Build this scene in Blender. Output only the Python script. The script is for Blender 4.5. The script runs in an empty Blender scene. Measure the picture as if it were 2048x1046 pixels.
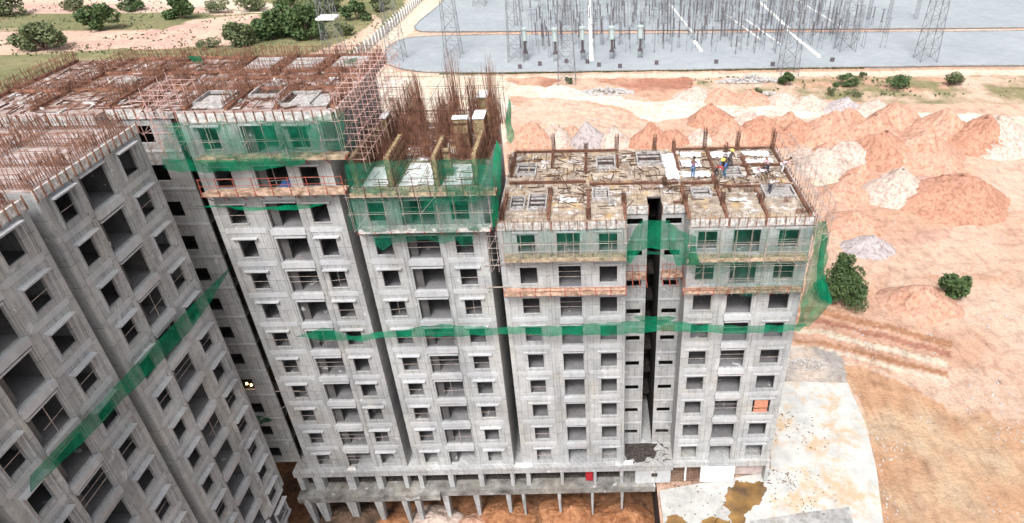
import bpy, math, random
import numpy as np
from mathutils import Vector, Matrix, noise
R = math.radians
rnd = random.Random(7)
S = bpy.context.scene
COL = S.collection

# ---------------------------------------------------------------- camera (solved from the photograph)
FPX, PITCH, YAW, ROLL = 1327.7, .5777, .0064, -.0157
CAM = Vector((2.70, -43.72, 26.67))
fw = Vector((math.sin(YAW)*math.cos(PITCH), math.cos(YAW)*math.cos(PITCH), -math.sin(PITCH)))
rt = Vector((math.cos(YAW), -math.sin(YAW), 0)); up = rt.cross(fw)
cr = math.cos(ROLL)*rt + math.sin(ROLL)*up
cu = -math.sin(ROLL)*rt + math.cos(ROLL)*up
PPX, PPY = 1196.5, 523.8
cd = bpy.data.cameras.new('camera'); co = bpy.data.objects.new('camera', cd); COL.objects.link(co)
m = Matrix((cr, cu, -fw)).transposed().to_4x4(); m.translation = CAM
co.matrix_world = m
cd.sensor_width = 36; cd.lens = FPX/2048*36
cd.shift_x = -(PPX-1024)/2048; cd.shift_y = (PPY-523)/2048
cd.clip_start = .5; cd.clip_end = 6000
S.camera = co

def at(ax, v, x, y):
    """world point on the plane coordinate[ax] = v that the photo shows at pixel x, y"""
    d = fw + cr*((x-PPX)/FPX) + cu*((PPY-y)/FPX)
    return CAM + d*((v-CAM[ax])/d[ax])

# ---------------------------------------------------------------- light
w = bpy.data.worlds.new('World'); S.world = w; w.use_nodes = True
nt = w.node_tree; bg = nt.nodes['Background']
sky = nt.nodes.new('ShaderNodeTexSky'); sky.sky_type = 'NISHITA'; sky.sun_disc = False
SUN_EL, SUN_AZ = 56, 189
sky.sun_elevation = R(SUN_EL); sky.sun_rotation = R(SUN_AZ)
sky.dust_density = 5; sky.air_density = .7; sky.ozone_density = .5
hs = nt.nodes.new('ShaderNodeHueSaturation'); hs.inputs['Saturation'].default_value = .22
nt.links.new(sky.outputs[0], hs.inputs['Color']); nt.links.new(hs.outputs[0], bg.inputs[0])
bg.inputs[1].default_value = .15
sl = bpy.data.lights.new('sun', 'SUN'); sl.energy = 1.5; sl.angle = R(12); sl.color = (1, .98, .945)
so = bpy.data.objects.new('sun', sl); COL.objects.link(so)
# sky sun_rotation is clockwise from +Y
sd = Vector((math.sin(R(SUN_AZ))*math.cos(R(SUN_EL)), math.cos(R(SUN_AZ))*math.cos(R(SUN_EL)), math.sin(R(SUN_EL))))
so.rotation_euler = sd.to_track_quat('Z', 'Y').to_euler()
S.view_settings.view_transform = 'Standard'; S.view_settings.look = 'None'
S.view_settings.exposure = .80; S.view_settings.gamma = 1
S.cycles.max_bounces = 8; S.cycles.transparent_max_bounces = 24

# ---------------------------------------------------------------- helpers
class MB:
    def __init__(s): s.v = []; s.f = []
    def quad(s, a, b, c, d):
        n = len(s.v); s.v += [tuple(a), tuple(b), tuple(c), tuple(d)]; s.f.append((n, n+1, n+2, n+3)); return s
    def hexa(s, p):
        n = len(s.v); s.v += [tuple(q) for q in p]
        s.f += [tuple(n+i for i in q) for q in ((0,3,2,1),(4,5,6,7),(0,1,5,4),(1,2,6,5),(2,3,7,6),(3,0,4,7))]; return s
    def box(s, x0, x1, y0, y1, z0, z1):
        if x1-x0 < 1e-4 or y1-y0 < 1e-4 or z1-z0 < 1e-4: return s
        return s.hexa([(x0,y0,z0),(x1,y0,z0),(x1,y1,z0),(x0,y1,z0),(x0,y0,z1),(x1,y0,z1),(x1,y1,z1),(x0,y1,z1)])
    def bar(s, p, q, r, r2=None):
        p = Vector(p); q = Vector(q); d = q-p
        if d.length < 1e-6: return s
        a = d.orthogonal().normalized(); b = d.cross(a).normalized(); r2 = r if r2 is None else r2
        P = [p+a*r, p+b*r, p-a*r, p-b*r, q+a*r2, q+b*r2, q-a*r2, q-b*r2]
        n = len(s.v); s.v += [tuple(x) for x in P]
        s.f += [(n,n+1,n+5,n+4),(n+1,n+2,n+6,n+5),(n+2,n+3,n+7,n+6),(n+3,n,n+4,n+7),(n+3,n+2,n+1,n),(n+4,n+5,n+6,n+7)]
        return s
    def cyl(s, p, q, r, r2=None, k=10):
        p = Vector(p); q = Vector(q); d = q-p; r2 = r if r2 is None else r2
        a = d.orthogonal().normalized(); b = d.cross(a).normalized(); n = len(s.v)
        for c, rr in ((p, r), (q, r2)):
            for i in range(k):
                t = 2*math.pi*i/k; s.v.append(tuple(c+a*rr*math.cos(t)+b*rr*math.sin(t)))
        for i in range(k): s.f.append((n+i, n+(i+1)%k, n+k+(i+1)%k, n+k+i))
        s.f.append(tuple(n+i for i in reversed(range(k)))); s.f.append(tuple(n+k+i for i in range(k))); return s
    def mesh(s, name, mat):
        me = bpy.data.meshes.new(name); me.from_pydata(s.v, [], s.f); me.materials.append(mat); me.update(); return me
    def build(s, name, mat, parent=None, label=None, extra=None, mat2=None):
        nf = len(s.f)
        if extra:
            n = len(s.v); s.v += extra.v; s.f += [tuple(n+i for i in f) for f in extra.f]
        me = s.mesh(name, mat)
        if extra:
            me.materials.append(mat2)
            me.polygons.foreach_set('material_index', [0]*nf+[1]*(len(s.f)-nf))
        o = bpy.data.objects.new(name, me); COL.objects.link(o)
        if parent: o.parent = parent
        if label: o['label'] = label
        return o
def tag(o, label, cat, group=None, kind=None):
    if label: o['label'] = label
    if cat: o['category'] = cat
    if group: o['group'] = group
    if kind: o['kind'] = kind
    return o
def empty(name, loc=(0,0,0), rz=0, parent=None):
    o = bpy.data.objects.new(name, None); COL.objects.link(o); o.location = loc; o.rotation_euler = (0,0,rz)
    o.empty_display_size = .3
    if parent: o.parent = parent
    return o
def put(me, name, parent, loc=(0,0,0)):
    o = bpy.data.objects.new(name, me); COL.objects.link(o); o.parent = parent; o.location = loc; return o
def kids(o): return [c for c in bpy.data.objects if c.parent == o]
def copy_tree(o, parent=None, cmap=None):
    if cmap is None:
        cmap = {}
        for c in bpy.data.objects:
            if c.parent: cmap.setdefault(c.parent, []).append(c)
    c = o.copy(); COL.objects.link(c); c.parent = parent
    for ch in cmap.get(o, []): copy_tree(ch, c, cmap)
    return c
ORD = ['first','second','third','fourth','fifth','sixth','seventh','eighth','ninth','tenth','eleventh','twelfth','thirteenth','fourteenth','fifteenth','sixteenth']

# ---------------------------------------------------------------- materials
class NT:
    def __init__(s, name):
        s.m = bpy.data.materials.new(name); s.m.use_nodes = True; s.t = s.m.node_tree
        s.b = s.t.nodes['Principled BSDF']; s.out = s.t.nodes['Material Output']
    def n(s, t, **k):
        x = s.t.nodes.new(t)
        for a, v in k.items():
            if a.startswith('_'): x.inputs[a[1:].replace('_', ' ')].default_value = v
            else: setattr(x, a, v)
        return x
    def l(s, a, b): s.t.links.new(a, b)
    def pos(s): return s.n('ShaderNodeNewGeometry').outputs['Position']
    def noise(s, vec, scale, detail=4, rough=.55):
        x = s.n('ShaderNodeTexNoise'); x.inputs['Scale'].default_value = scale; x.inputs['Detail'].default_value = detail; x.inputs['Roughness'].default_value = rough
        s.l(vec, x.inputs['Vector']); return x.outputs['Fac']
    def ramp(s, f, stops):
        x = s.n('ShaderNodeValToRGB'); e = x.color_ramp.elements
        while len(e) < len(stops): e.new(.5)
        for i, (p, c) in enumerate(stops):
            e[i].position = p; e[i].color = (c, c, c, 1) if isinstance(c, (int, float)) else (*c, 1)
        s.l(f, x.inputs[0]); return x.outputs[0]
    def mul(s, a, b, mode='MULTIPLY', fac=1):
        x = s.n('ShaderNodeMix'); x.data_type = 'RGBA'; x.blend_type = mode
        if isinstance(fac, (int, float)): x.inputs[0].default_value = fac
        else: s.l(fac, x.inputs[0])
        for v, i in ((a, 6), (b, 7)):
            if isinstance(v, tuple): x.inputs[i].default_value = (*v, 1)
            else: s.l(v, x.inputs[i])
        return x.outputs[2]
    def scale(s, vec, sc):
        x = s.n('ShaderNodeVectorMath'); x.operation = 'MULTIPLY'; s.l(vec, x.inputs[0]); x.inputs[1].default_value = sc; return x.outputs[0]
    def bump(s, h, strength=.3, dist=.05):
        x = s.n('ShaderNodeBump'); x.inputs['Strength'].default_value = strength; x.inputs['Distance'].default_value = dist
        s.l(h, x.inputs['Height']); s.l(x.outputs[0], s.b.inputs['Normal'])
    def base(s, c, rough=.85):
        if isinstance(c, tuple): s.b.inputs['Base Color'].default_value = (*c, 1)
        else: s.l(c, s.b.inputs['Base Color'])
        s.b.inputs['Roughness'].default_value = rough
        s.b.inputs['Specular IOR Level'].default_value = .25
        return s.m

def concrete(name, c0, c1, joints=True, stain=1., jc=.58):
    k = NT(name); p = k.pos()
    sep = k.n('ShaderNodeSeparateXYZ'); k.l(p, sep.inputs[0])
    add = k.n('ShaderNodeMath'); add.operation = 'ADD'; k.l(sep.outputs[0], add.inputs[0]); k.l(sep.outputs[1], add.inputs[1])
    cmb = k.n('ShaderNodeCombineXYZ'); k.l(add.outputs[0], cmb.inputs[0]); k.l(sep.outputs[2], cmb.inputs[1])
    uv = cmb.outputs[0]
    base = k.ramp(k.noise(p, .9, 6, .7), [(.3, c0), (.72, c1)])
    # broad tone changes from pour to pour
    base = k.mul(base, k.ramp(k.noise(p, .13, 2), [(.3, .8), (.7, 1.1)]))
    # warm cement wash and rust spots
    base = k.mul(base, (1.0, .93, .84), 'MULTIPLY', k.ramp(k.noise(p, .3, 3), [(.5, 0.), (.68, .55)]))
    base = k.mul(base, (.5, .26, .15), 'MIX', k.ramp(k.noise(p, 1.1, 4, .7), [(.70, 0.), (.77, .45)]))
    # rain streaks
    st = k.noise(k.scale(p, (2.6, 2.6, .22)), 1.3, 4, .65)
    base = k.mul(base, k.ramp(st, [(.34, 1-.14*stain), (.5, 1.)]))
    # dark blotches
    base = k.mul(base, k.ramp(k.noise(p, 2.4, 5, .7), [(.32, 1-.3*stain), (.46, 1.)]))
    # every pour its own tone
    po = k.n('ShaderNodeTexBrick'); po.offset = .37; po.inputs['Scale'].default_value = 1; po.inputs['Brick Width'].default_value = 3.27; po.inputs['Row Height'].default_value = 3.0
    po.inputs['Mortar Size'].default_value = .0; po.inputs['Bias'].default_value = 0; po.inputs['Color1'].default_value = (1.07,1.065,1.05,1); po.inputs['Color2'].default_value = (.88,.885,.89,1); po.inputs['Mortar'].default_value = (.8,.8,.8,1)
    k.l(uv, po.inputs['Vector']); base = k.mul(base, po.outputs[0])
    # pale repair patches
    base = k.mul(base, (.60,.61,.62), 'MIX', k.ramp(k.noise(p, 1.0, 3, .5), [(.66, 0.), (.70, .6)]))
    if joints:
        br = k.n('ShaderNodeTexBrick'); br.offset = 0; br.squash = 1
        br.inputs['Scale'].default_value = 1; br.inputs['Brick Width'].default_value = .61; br.inputs['Row Height'].default_value = 1.5
        br.inputs['Mortar Size'].default_value = .035; br.inputs['Mortar Smooth'].default_value = .4; br.inputs['Bias'].default_value = 0
        br.inputs['Color1'].default_value = (1,1,1,1); br.inputs['Color2'].default_value = (.86,.87,.9,1); br.inputs['Mortar'].default_value = (jc,jc,jc*.98,1)
        k.l(uv, br.inputs['Vector'])
        base = k.mul(base, br.outputs[0], 'MULTIPLY', k.ramp(k.noise(p, .6, 3), [(.36, .15), (.54, 1.)]))
        # tie holes
        vo = k.n('ShaderNodeTexVoronoi'); vo.inputs['Scale'].default_value = 1.9; vo.inputs['Randomness'].default_value = .25
        k.l(p, vo.inputs['Vector'])
        base = k.mul(base, k.ramp(vo.outputs['Distance'], [(.05, .45), (.09, 1.)]))
    k.bump(k.noise(p, 7, 4), .25, .02)
    return k.base(base, .9)

M = {}
M['conc'] = concrete('cast_concrete', (.395,.40,.40), (.51,.518,.52))
M['conc_new'] = concrete('fresh_concrete', (.44,.44,.45), (.60,.60,.61), stain=.6, jc=.5)
M['conc_warm'] = concrete('weathered_concrete', (.355,.355,.355), (.485,.487,.49))
M['ledge'] = concrete('ledge_concrete', (.42,.43,.45), (.54,.55,.57), joints=False, stain=.5)
M['inner'] = concrete('shaded_inner_concrete', (.085,.083,.085), (.135,.13,.13), joints=False)  # darker than the facade concrete, room shade is put into the colour
M['floor'] = concrete('shaded_room_floor', (.15,.147,.158), (.24,.235,.245), joints=False, stain=.4)  # slab tone lowered as well to carry the shade indoors
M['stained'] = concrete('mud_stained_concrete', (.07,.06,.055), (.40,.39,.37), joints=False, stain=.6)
M['dirty'] = concrete('wet_concrete', (.20,.19,.18), (.46,.46,.46), joints=False, stain=1.)
def plain(name, c, var=.25, sc=3., rough=.8, metal=0, c2=None):
    k = NT(name); p = k.pos()
    a = tuple(x*(1-var) for x in c); b = tuple(min(1, x*(1+var)) for x in (c2 or c))
    k.base(k.ramp(k.noise(p, sc, 5, .65), [(.32, a), (.68, b)]), rough)
    k.b.inputs['Metallic'].default_value = metal
    return k.m
M['rebar'] = plain('rusty_steel', (.15,.07,.05), .5, 2.5, .9, 0, (.24,.12,.08))
M['rebar_dark'] = plain('dark_rusty_steel', (.09,.045,.03), .5, 2, .9)
M['redpipe'] = plain('red_painted_steel', (.36,.09,.06), .3, 4, .6)
M['tube'] = plain('scaffold_tube', (.42,.36,.33), .4, 3, .55, .3)
M['tube_pink'] = plain('primed_scaffold_tube', (.55,.36,.32), .4, 2.5, .6, .1)
M['plank'] = plain('timber_planks', (.25,.19,.125), .45, 2.2, .85, 0, (.38,.30,.21))
M['plank_red'] = plain('rusted_platform_boards', (.30,.16,.10), .5, 2.6, .85, 0, (.46,.33,.25))
M['form_ochre'] = plain('ochre_formwork_panel', (.17,.125,.065), .5, 3, .7, 0, (.27,.21,.12))
M['alu'] = plain('cement_spattered_formwork', (.40,.385,.37), .4, 4, .6, .1, (.56,.54,.52))
M['rim'] = plain('grey_frame_timber', (.27,.25,.24), .4, 4, .7, 0, (.38,.36,.35))
M['white'] = plain('white_sheet', (.82,.82,.85), .12, 1.4, .55)
M['trench'] = plain('white_concrete_cover', (.85,.84,.82), .05, 1, .8)
M['dark'] = plain('debris_and_shade', (.022,.018,.018), .6, 5, .95, 0, (.06,.05,.046))  # debris tone, also paints shade on slot walls and in dark rooms
M['black_steel'] = plain('dark_equipment', (.12,.10,.11), .5, 3, .5)
M['galv'] = plain('galvanised_steel', (.19,.195,.21), .3, 2, .5, .3)
M['pale_cap'] = plain('pale_porcelain', (.40,.47,.46), .1, 2, .4)
M['cloth_red'] = plain('red_cloth', (.36,.02,.03), .3, 3, .85)
M['brick'] = plain('red_brick_infill', (.52,.22,.14), .35, 6, .9)
M['curtain'] = plain('dull_pink_panel', (.42,.34,.32), .2, 2, .9)
M['stone'] = plain('grey_rubble', (.45,.43,.42), .35, 3, .95)
# plywood deck
k = NT('plywood_deck'); p = k.pos()
br = k.n('ShaderNodeTexBrick'); br.offset = .5
br.inputs['Scale'].default_value = 1; br.inputs['Brick Width'].default_value = 1.22; br.inputs['Row Height'].default_value = .61
br.inputs['Mortar Size'].default_value = .012; br.inputs['Bias'].default_value = -.1
br.inputs['Color1'].default_value = (.43,.385,.32,1); br.inputs['Color2'].default_value = (.31,.285,.255,1); br.inputs['Mortar'].default_value = (.16,.12,.1,1)
k.l(p, br.inputs['Vector'])
c = k.mul(br.outputs[0], k.ramp(k.noise(p, 1.3, 6, .75), [(.36, (.36,.32,.30)), (.5, (.85,.83,.8)), (.66, (1.35,1.33,1.3))]))
c = k.mul(c, (.62,.42,.15), 'MIX', k.ramp(k.noise(p, .55, 2), [(.55, 0.), (.7, .5)]))
c = k.mul(c, (.70,.69,.70), 'MIX', k.ramp(k.noise(k.scale(p, (1,1,1)), .8, 5, .7), [(.57, 0.), (.64, .75)]))
# tied reinforcement mesh lying on the boards
for ax, sc in ((0, 4.2), (1, 4.2)):
    wv = k.n('ShaderNodeTexWave'); wv.bands_direction = 'XY'[ax]; wv.inputs['Scale'].default_value = sc*.5; wv.inputs['Distortion'].default_value = .6; wv.inputs['Detail Scale'].default_value = .6
    k.l(p, wv.inputs['Vector']); c = k.mul(c, (.30,.17,.11), 'MIX', k.ramp(wv.outputs[0], [(.83, 0.), (.95, .5)]))
M['ply'] = k.base(c, .85)
k = NT('rust_mat_deck'); p = k.pos()
c = k.ramp(k.noise(p, .7, 6, .75), [(.36, (.20,.12,.10)), (.48, (.33,.26,.235)), (.60, (.46,.43,.43))])
for ax, sc in ((0, 2.1), (1, 2.1)):
    wv = k.n('ShaderNodeTexWave'); wv.bands_direction = 'XY'[ax]; wv.inputs['Scale'].default_value = sc; wv.inputs['Distortion'].default_value = 1.1
    k.l(p, wv.inputs['Vector']); c = k.mul(c, (.17,.07,.045), 'MIX', k.ramp(wv.outputs[0], [(.76, 0.), (.92, .5)]))
M['rustdeck'] = k.base(c, .9)

def netmat(name, col, alpha, var=.25, sc=.8):
    k = NT(name); p = k.pos()
    d = k.n('ShaderNodeBsdfDiffuse'); t = k.n('ShaderNodeBsdfTranslucent'); tr = k.n('ShaderNodeBsdfTransparent')
    c = k.ramp(k.noise(p, 1.1, 3), [(.35, tuple(x*.6 for x in col)), (.65, col)])
    k.l(c, d.inputs[0]); k.l(c, t.inputs[0])
    m1 = k.n('ShaderNodeMixShader'); m1.inputs[0].default_value = .4; k.l(d.outputs[0], m1.inputs[1]); k.l(t.outputs[0], m1.inputs[2])
    m2 = k.n('ShaderNodeMixShader')
    f = k.ramp(k.noise(k.scale(p, (1,1,.45)), sc, 5, .7), [(.36, max(0, alpha-var)), (.66, min(1, alpha+var))])
    k.l(f, m2.inputs[0]); k.l(tr.outputs[0], m2.inputs[1]); k.l(m1.outputs[0], m2.inputs[2]); k.l(m2.outputs[0], k.out.inputs[0])
    return k.m
M['net'] = netmat('green_net', (.012,.27,.14), .68, .14)
M['net_thin'] = netmat('thin_green_net', (.04,.30,.19), .22, .16)
M['net_mid'] = netmat('medium_green_net', (.025,.27,.16), .38, .24)
M['net_bright'] = netmat('bright_green_net', (.006,.36,.17), .74, .2)
# leaves
def leafmat(name, a, b, c2):
    k = NT(name); p = k.pos()
    k.base(k.ramp(k.noise(p, 1.6, 3), [(.3, a), (.55, b), (.75, c2)]), .7); return k.m
M['leaf_dark'] = leafmat('dark_leaves', (.035,.065,.025), (.075,.12,.045), (.14,.18,.07))
M['leaf_grey'] = leafmat('grey_green_leaves', (.07,.095,.045), (.13,.155,.075), (.22,.23,.12))
M['bark'] = plain('bark', (.14,.10,.07), .3, 4)

# soil material reads its colour from the terrain's own colour attribute
k = NT('ground_soil'); p = k.pos()
va = k.n('ShaderNodeVertexColor'); va.layer_name = 'soil'
c = k.mul(va.outputs[0], k.ramp(k.noise(p, .35, 7, .7), [(.3, (.72,.68,.66)), (.5, (1.,1.,1.)), (.72, (1.14,1.12,1.1))]))
c = k.mul(c, k.ramp(k.noise(k.scale(p, (1,.35,1)), 1.2, 5, .7), [(.32, (.78,.74,.72)), (.5, (1.,1.,1.))]))
c = k.mul(c, k.ramp(k.noise(p, 2.6, 4, .7), [(.3, (.66,.62,.6)), (.42, (1.,1.,1.))]))
for sc_, ds, vs in ((.35, 9., (1,.35,1)), (.5, 12., (.3,1,1))):
    wv = k.n('ShaderNodeTexWave'); wv.bands_direction = 'Y' if vs[0] == 1 else 'X'; wv.inputs['Scale'].default_value = sc_; wv.inputs['Distortion'].default_value = ds; wv.inputs['Detail'].default_value = 3; wv.inputs['Detail Scale'].default_value = .35
    k.l(k.scale(p, vs), wv.inputs['Vector']); c = k.mul(c, k.ramp(wv.outputs[0], [(.02, (.93,.90,.88)), (.25, (1.,1.,1.))]), 'MULTIPLY', k.ramp(k.noise(p, .06, 3), [(.42, 0.), (.58, 1.)]))
k.bump(k.noise(p, .8, 8, .75), .9, .7)
M['ground'] = k.base(c, .95)
def soil(name, a, b):
    k = NT(name); p = k.pos()
    c = k.ramp(k.noise(p, .5, 6, .7), [(.3, a), (.68, b)])
    c = k.mul(c, k.ramp(k.noise(k.scale(p, (1.6,1.6,.5)), 1.1, 5, .75), [(.37, (.60,.53,.50)), (.53, (1.,1.,1.))]))
    k.bump(k.noise(p, 1.2, 6, .75), .7, .4); return k.base(c, .95)
M['soil_orange'] = soil('orange_soil', (.44,.24,.165), (.57,.36,.27))
M['soil_red'] = soil('red_soil', (.39,.20,.135), (.50,.285,.205))
M['soil_pale'] = soil('pale_sand', (.46,.36,.31), (.58,.48,.42))
M['soil_grey'] = soil('grey_aggregate', (.36,.32,.32), (.48,.44,.44))
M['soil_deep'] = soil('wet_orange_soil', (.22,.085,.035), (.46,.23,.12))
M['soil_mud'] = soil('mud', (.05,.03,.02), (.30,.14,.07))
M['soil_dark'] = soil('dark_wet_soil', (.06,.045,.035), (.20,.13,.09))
# white concrete yard
k = NT('cement_yard'); p = k.pos()
c = k.ramp(k.noise(p, .5, 6, .7), [(.35, (.38,.38,.37)), (.6, (.52,.51,.48))])
c = k.mul(c, (.46,.31,.18), 'MIX', k.ramp(k.noise(p, .3, 6, .75), [(.49, 0.), (.62, .8)]))
c = k.mul(c, k.ramp(k.noise(p, 1.7, 5, .8), [(.3, .45), (.4, 1.)]))
M['yard'] = k.base(c, .8)
k = NT('cement_yard_grey'); p = k.pos()
c = k.ramp(k.noise(p, .8, 6, .7), [(.35, (.33,.325,.31)), (.6, (.46,.45,.43))]); c = k.mul(c, k.ramp(k.noise(p, 1.7, 5, .8), [(.3, .6), (.42, 1.)]))
M['yard_grey'] = k.base(c, .7)
k = NT('muddy_water'); p = k.pos()
c = k.ramp(k.noise(p, .5, 4), [(.35, (.10,.065,.04)), (.52, (.20,.115,.045)), (.7, (.31,.18,.065))])
M['puddle'] = k.base(c, .12); k.b.inputs['Specular IOR Level'].default_value = .4

# ---------------------------------------------------------------- tower blocks
def wall_with_holes(mb, u0, u1, z0, z1, y0, y1, holes):
    """holes: (ua, ub, za, zb) sorted in rows; boxes butt end to end"""
    zs = sorted({z0, z1, *[h[2] for h in holes], *[h[3] for h in holes]})
    zs = [z for z in zs if z0 <= z <= z1]
    for za, zb in zip(zs, zs[1:]):
        if zb-za < 1e-4: continue
        zm = (za+zb)/2; u = u0
        for h in sorted(h for h in holes if h[2] < zm < h[3]):
            mb.box(u, h[0], y0, y1, za, zb); u = h[1]
        mb.box(u, u1, y0, y1, za, zb)

def window_meshes(wd, mat, hd):
    """reveal lining with sill (origin at the opening's centre), sunshade hood, guard bar"""
    h = .80
    a = MB()
    a.box(-wd/2-.05, wd/2+.05, -.06, .12, -h+.002, -h+.05)           # sill
    a.box(-wd/2-.12, -wd/2-.003, -.02, -.003, -h, h+.1).box(wd/2+.003, wd/2+.12, -.02, -.003, -h, h+.1)
    b = MB()
    b.box(-wd/2-.34, wd/2+.34, -hd, -.003, h+.17, h+.27)
    if hd > .4: b.box(-wd/2-.34, -wd/2-.26, -hd*.4, -.003, -h-.1, h+.165).box(wd/2+.26, wd/2+.34, -hd*.4, -.003, -h-.1, h+.165)
    c = MB(); c.bar((-wd/2, .06, -.05), (wd/2, .06, -.05), .022)
    c2 = MB(); c2.bar((-wd/2, .06, -.12), (wd/2, .06, .02), .02).bar((0, .09, -h), (.03, .09, h), .018)
    return a.mesh('window', mat), b.mesh('sunshade', M['ledge']), c.mesh('guard_bar', M['tube']), c2.mesh('guard_bar', M['tube'])

def wing(root, x0, wd, depth, ktop, kbot, wa, wm, wc, mat=None, seed=1, hood=True, ztop=None, bricked=None, hd=.26, bd=.17, bl=.62):
    """one block of flats: x0 = left edge; wa, wm, wc = (from, to) of the left window, middle balcony and right window"""
    mat = mat or M['conc']; r = random.Random(seed)
    wa = (wa[0]-.07, wa[1]+.07); wc = (wc[0]-.07, wc[1]+.07)
    zt = -3*ktop+1.74 if ztop is None else ztop
    zb = -25.2
    holes = []
    F = range(ktop, kbot+1)
    for k_ in F:
        zc = -3*k_-.06
        for q in (wa, wc): holes.append((x0+q[0], x0+q[1], zc-.80, zc+.80))
        holes.append((x0+wm[0]-bl, x0+wm[1]+.04, zc-1.18, zc+.98))
    m = MB(); wall_with_holes(m, x0, x0+wd, zb, zt, 0, .18, holes)
    m.build('facade_wall', mat, root)
    m = MB(); m.box(x0, x0+.18, .181, depth-.181, zb, zt); m.build('side_wall', mat, root)
    m = MB(); m.box(x0+wd-.18, x0+wd, .181, depth-.181, zb, zt); m.build('side_wall', mat, root)
    m = MB(); m.box(x0, x0+wd, depth-.18, depth, zb, zt); m.build('rear_wall', mat, root)
    # floor slabs between the walls (top of slab = room floor)
    for k_ in F:
        z = -3*k_-1.24
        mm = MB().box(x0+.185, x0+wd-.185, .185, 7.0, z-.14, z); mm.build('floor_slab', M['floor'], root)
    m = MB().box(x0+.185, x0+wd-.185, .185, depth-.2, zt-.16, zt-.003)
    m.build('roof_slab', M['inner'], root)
    # rooms: partitions and back walls, one mesh per floor line kept together as the inner walls
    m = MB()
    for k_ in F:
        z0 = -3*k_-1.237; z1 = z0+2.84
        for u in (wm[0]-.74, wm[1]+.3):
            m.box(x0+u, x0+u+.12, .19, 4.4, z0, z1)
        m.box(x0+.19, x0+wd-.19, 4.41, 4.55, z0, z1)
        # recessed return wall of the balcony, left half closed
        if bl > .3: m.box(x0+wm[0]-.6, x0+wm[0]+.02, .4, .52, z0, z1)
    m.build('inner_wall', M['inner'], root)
    # pilasters and floor bands proud of the wall
    for u in (wm[0]-1.12, wm[1]+.16):
        MB().box(x0+u, x0+u+.36, -.08, -.003, zb, zt-.5).build('pilaster', mat, root)
    for u, ww in ((.0, .42), (wd-.42, .42)):
        MB().box(x0+u, x0+u+ww, -.055, -.003, zb, zt-.5).build('pilaster', mat, root)
    for k_ in F:
        z = -3*k_-1.62
        MB().box(x0+.42, x0+wm[0]-1.12, -.05, -.003, z, z+.42).build('floor_band', M['ledge'], root)
        MB().box(x0+wm[1]+.52, x0+wd-.42, -.05, -.003, z, z+.42).build('floor_band', M['ledge'], root)
    wmesh = {}
    for q in (wa, wc):
        key = round(q[1]-q[0], 2)
        if key not in wmesh: wmesh[key] = window_meshes(key, mat, hd)
    bm = MB(); bw = wm[1]-wm[0]
    bm.box(-bl-.12, bw+.14, -bd, -.082, -1.72, -1.2)
    bm.box(-bl, bw+.04, -.08, .0, -1.72, -1.20)
    beam = bm.mesh('balcony', M['ledge'])
    hb = MB().box(-bl, bw+.04, -.16, -.003, 1.0, 1.12).mesh('lintel', M['ledge'])
    gb = MB().bar((-bl, .06, -.15), (bw, .06, -.15), .022).bar((-bl, .06, .35), (bw, .06, .35), .018).mesh('guard_bar', M['tube'])
    gb2 = MB().bar((bw*.4, .1, -1.2), (bw*.4, .1, .98), .025).bar((0, .06, -.3), (bw, .06, -.2), .02).mesh('guard_bar', M['tube'])
    for k_ in F:
        zc = -3*k_-.06
        for qi, q in enumerate((wa, wc)):
            a, b, c, c2 = wmesh[round(q[1]-q[0], 2)]
            o = put(a, 'window', root, (x0+(q[0]+q[1])/2, 0, zc))
            if hood: put(b, 'sunshade', o)
            t = r.random()
            if t < .42: put(c, 'guard_bar', o)
            elif t < .46: put(c2, 'guard_bar', o)
            if bricked and (k_, qi) in bricked:
                bb = MB().box(-.62, .62, .03, .12, -.2, .74).box(-.62, .62, .03, .12, -.78, -.38); bb.build('brick_infill', M['brick'], o)
        o = put(beam, 'balcony', root, (x0+wm[0], 0, zc)); put(hb, 'lintel', o)
        t = r.random()
        if t < .32: put(gb, 'guard_bar', o)
        elif t < .38: put(gb2, 'guard_bar', o)
    return zt

def link(root, x0, x1, y, depth, ktop, kbot, wx, wz, wh, mat=None, zt=None, slot=None):
    """recessed wall with small dark openings"""
    mat = mat or M['conc']; zb = -25.2 if kbot >= 8 else -3*kbot-1.5
    zt = -3*ktop+1.74 if zt is None else zt
    holes = [(wx[0], wx[1], -3*k_+wz-wh/2, -3*k_+wz+wh/2) for k_ in range(ktop, kbot+1)]
    m = MB(); wall_with_holes(m, x0, x1, zb, zt, y, y+.18, holes)
    m.build('link_wall', mat, root)
    # near-black back wall puts the closed room's shade into the colour
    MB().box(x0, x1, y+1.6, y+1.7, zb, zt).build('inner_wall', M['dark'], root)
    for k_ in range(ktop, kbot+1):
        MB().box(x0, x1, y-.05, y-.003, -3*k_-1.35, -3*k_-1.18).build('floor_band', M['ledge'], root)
        MB().box(x0+.01, x1-.01, y+.185, y+1.59, -3*k_-1.4, -3*k_-1.26).build('floor_slab', M['inner'], root)

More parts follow.
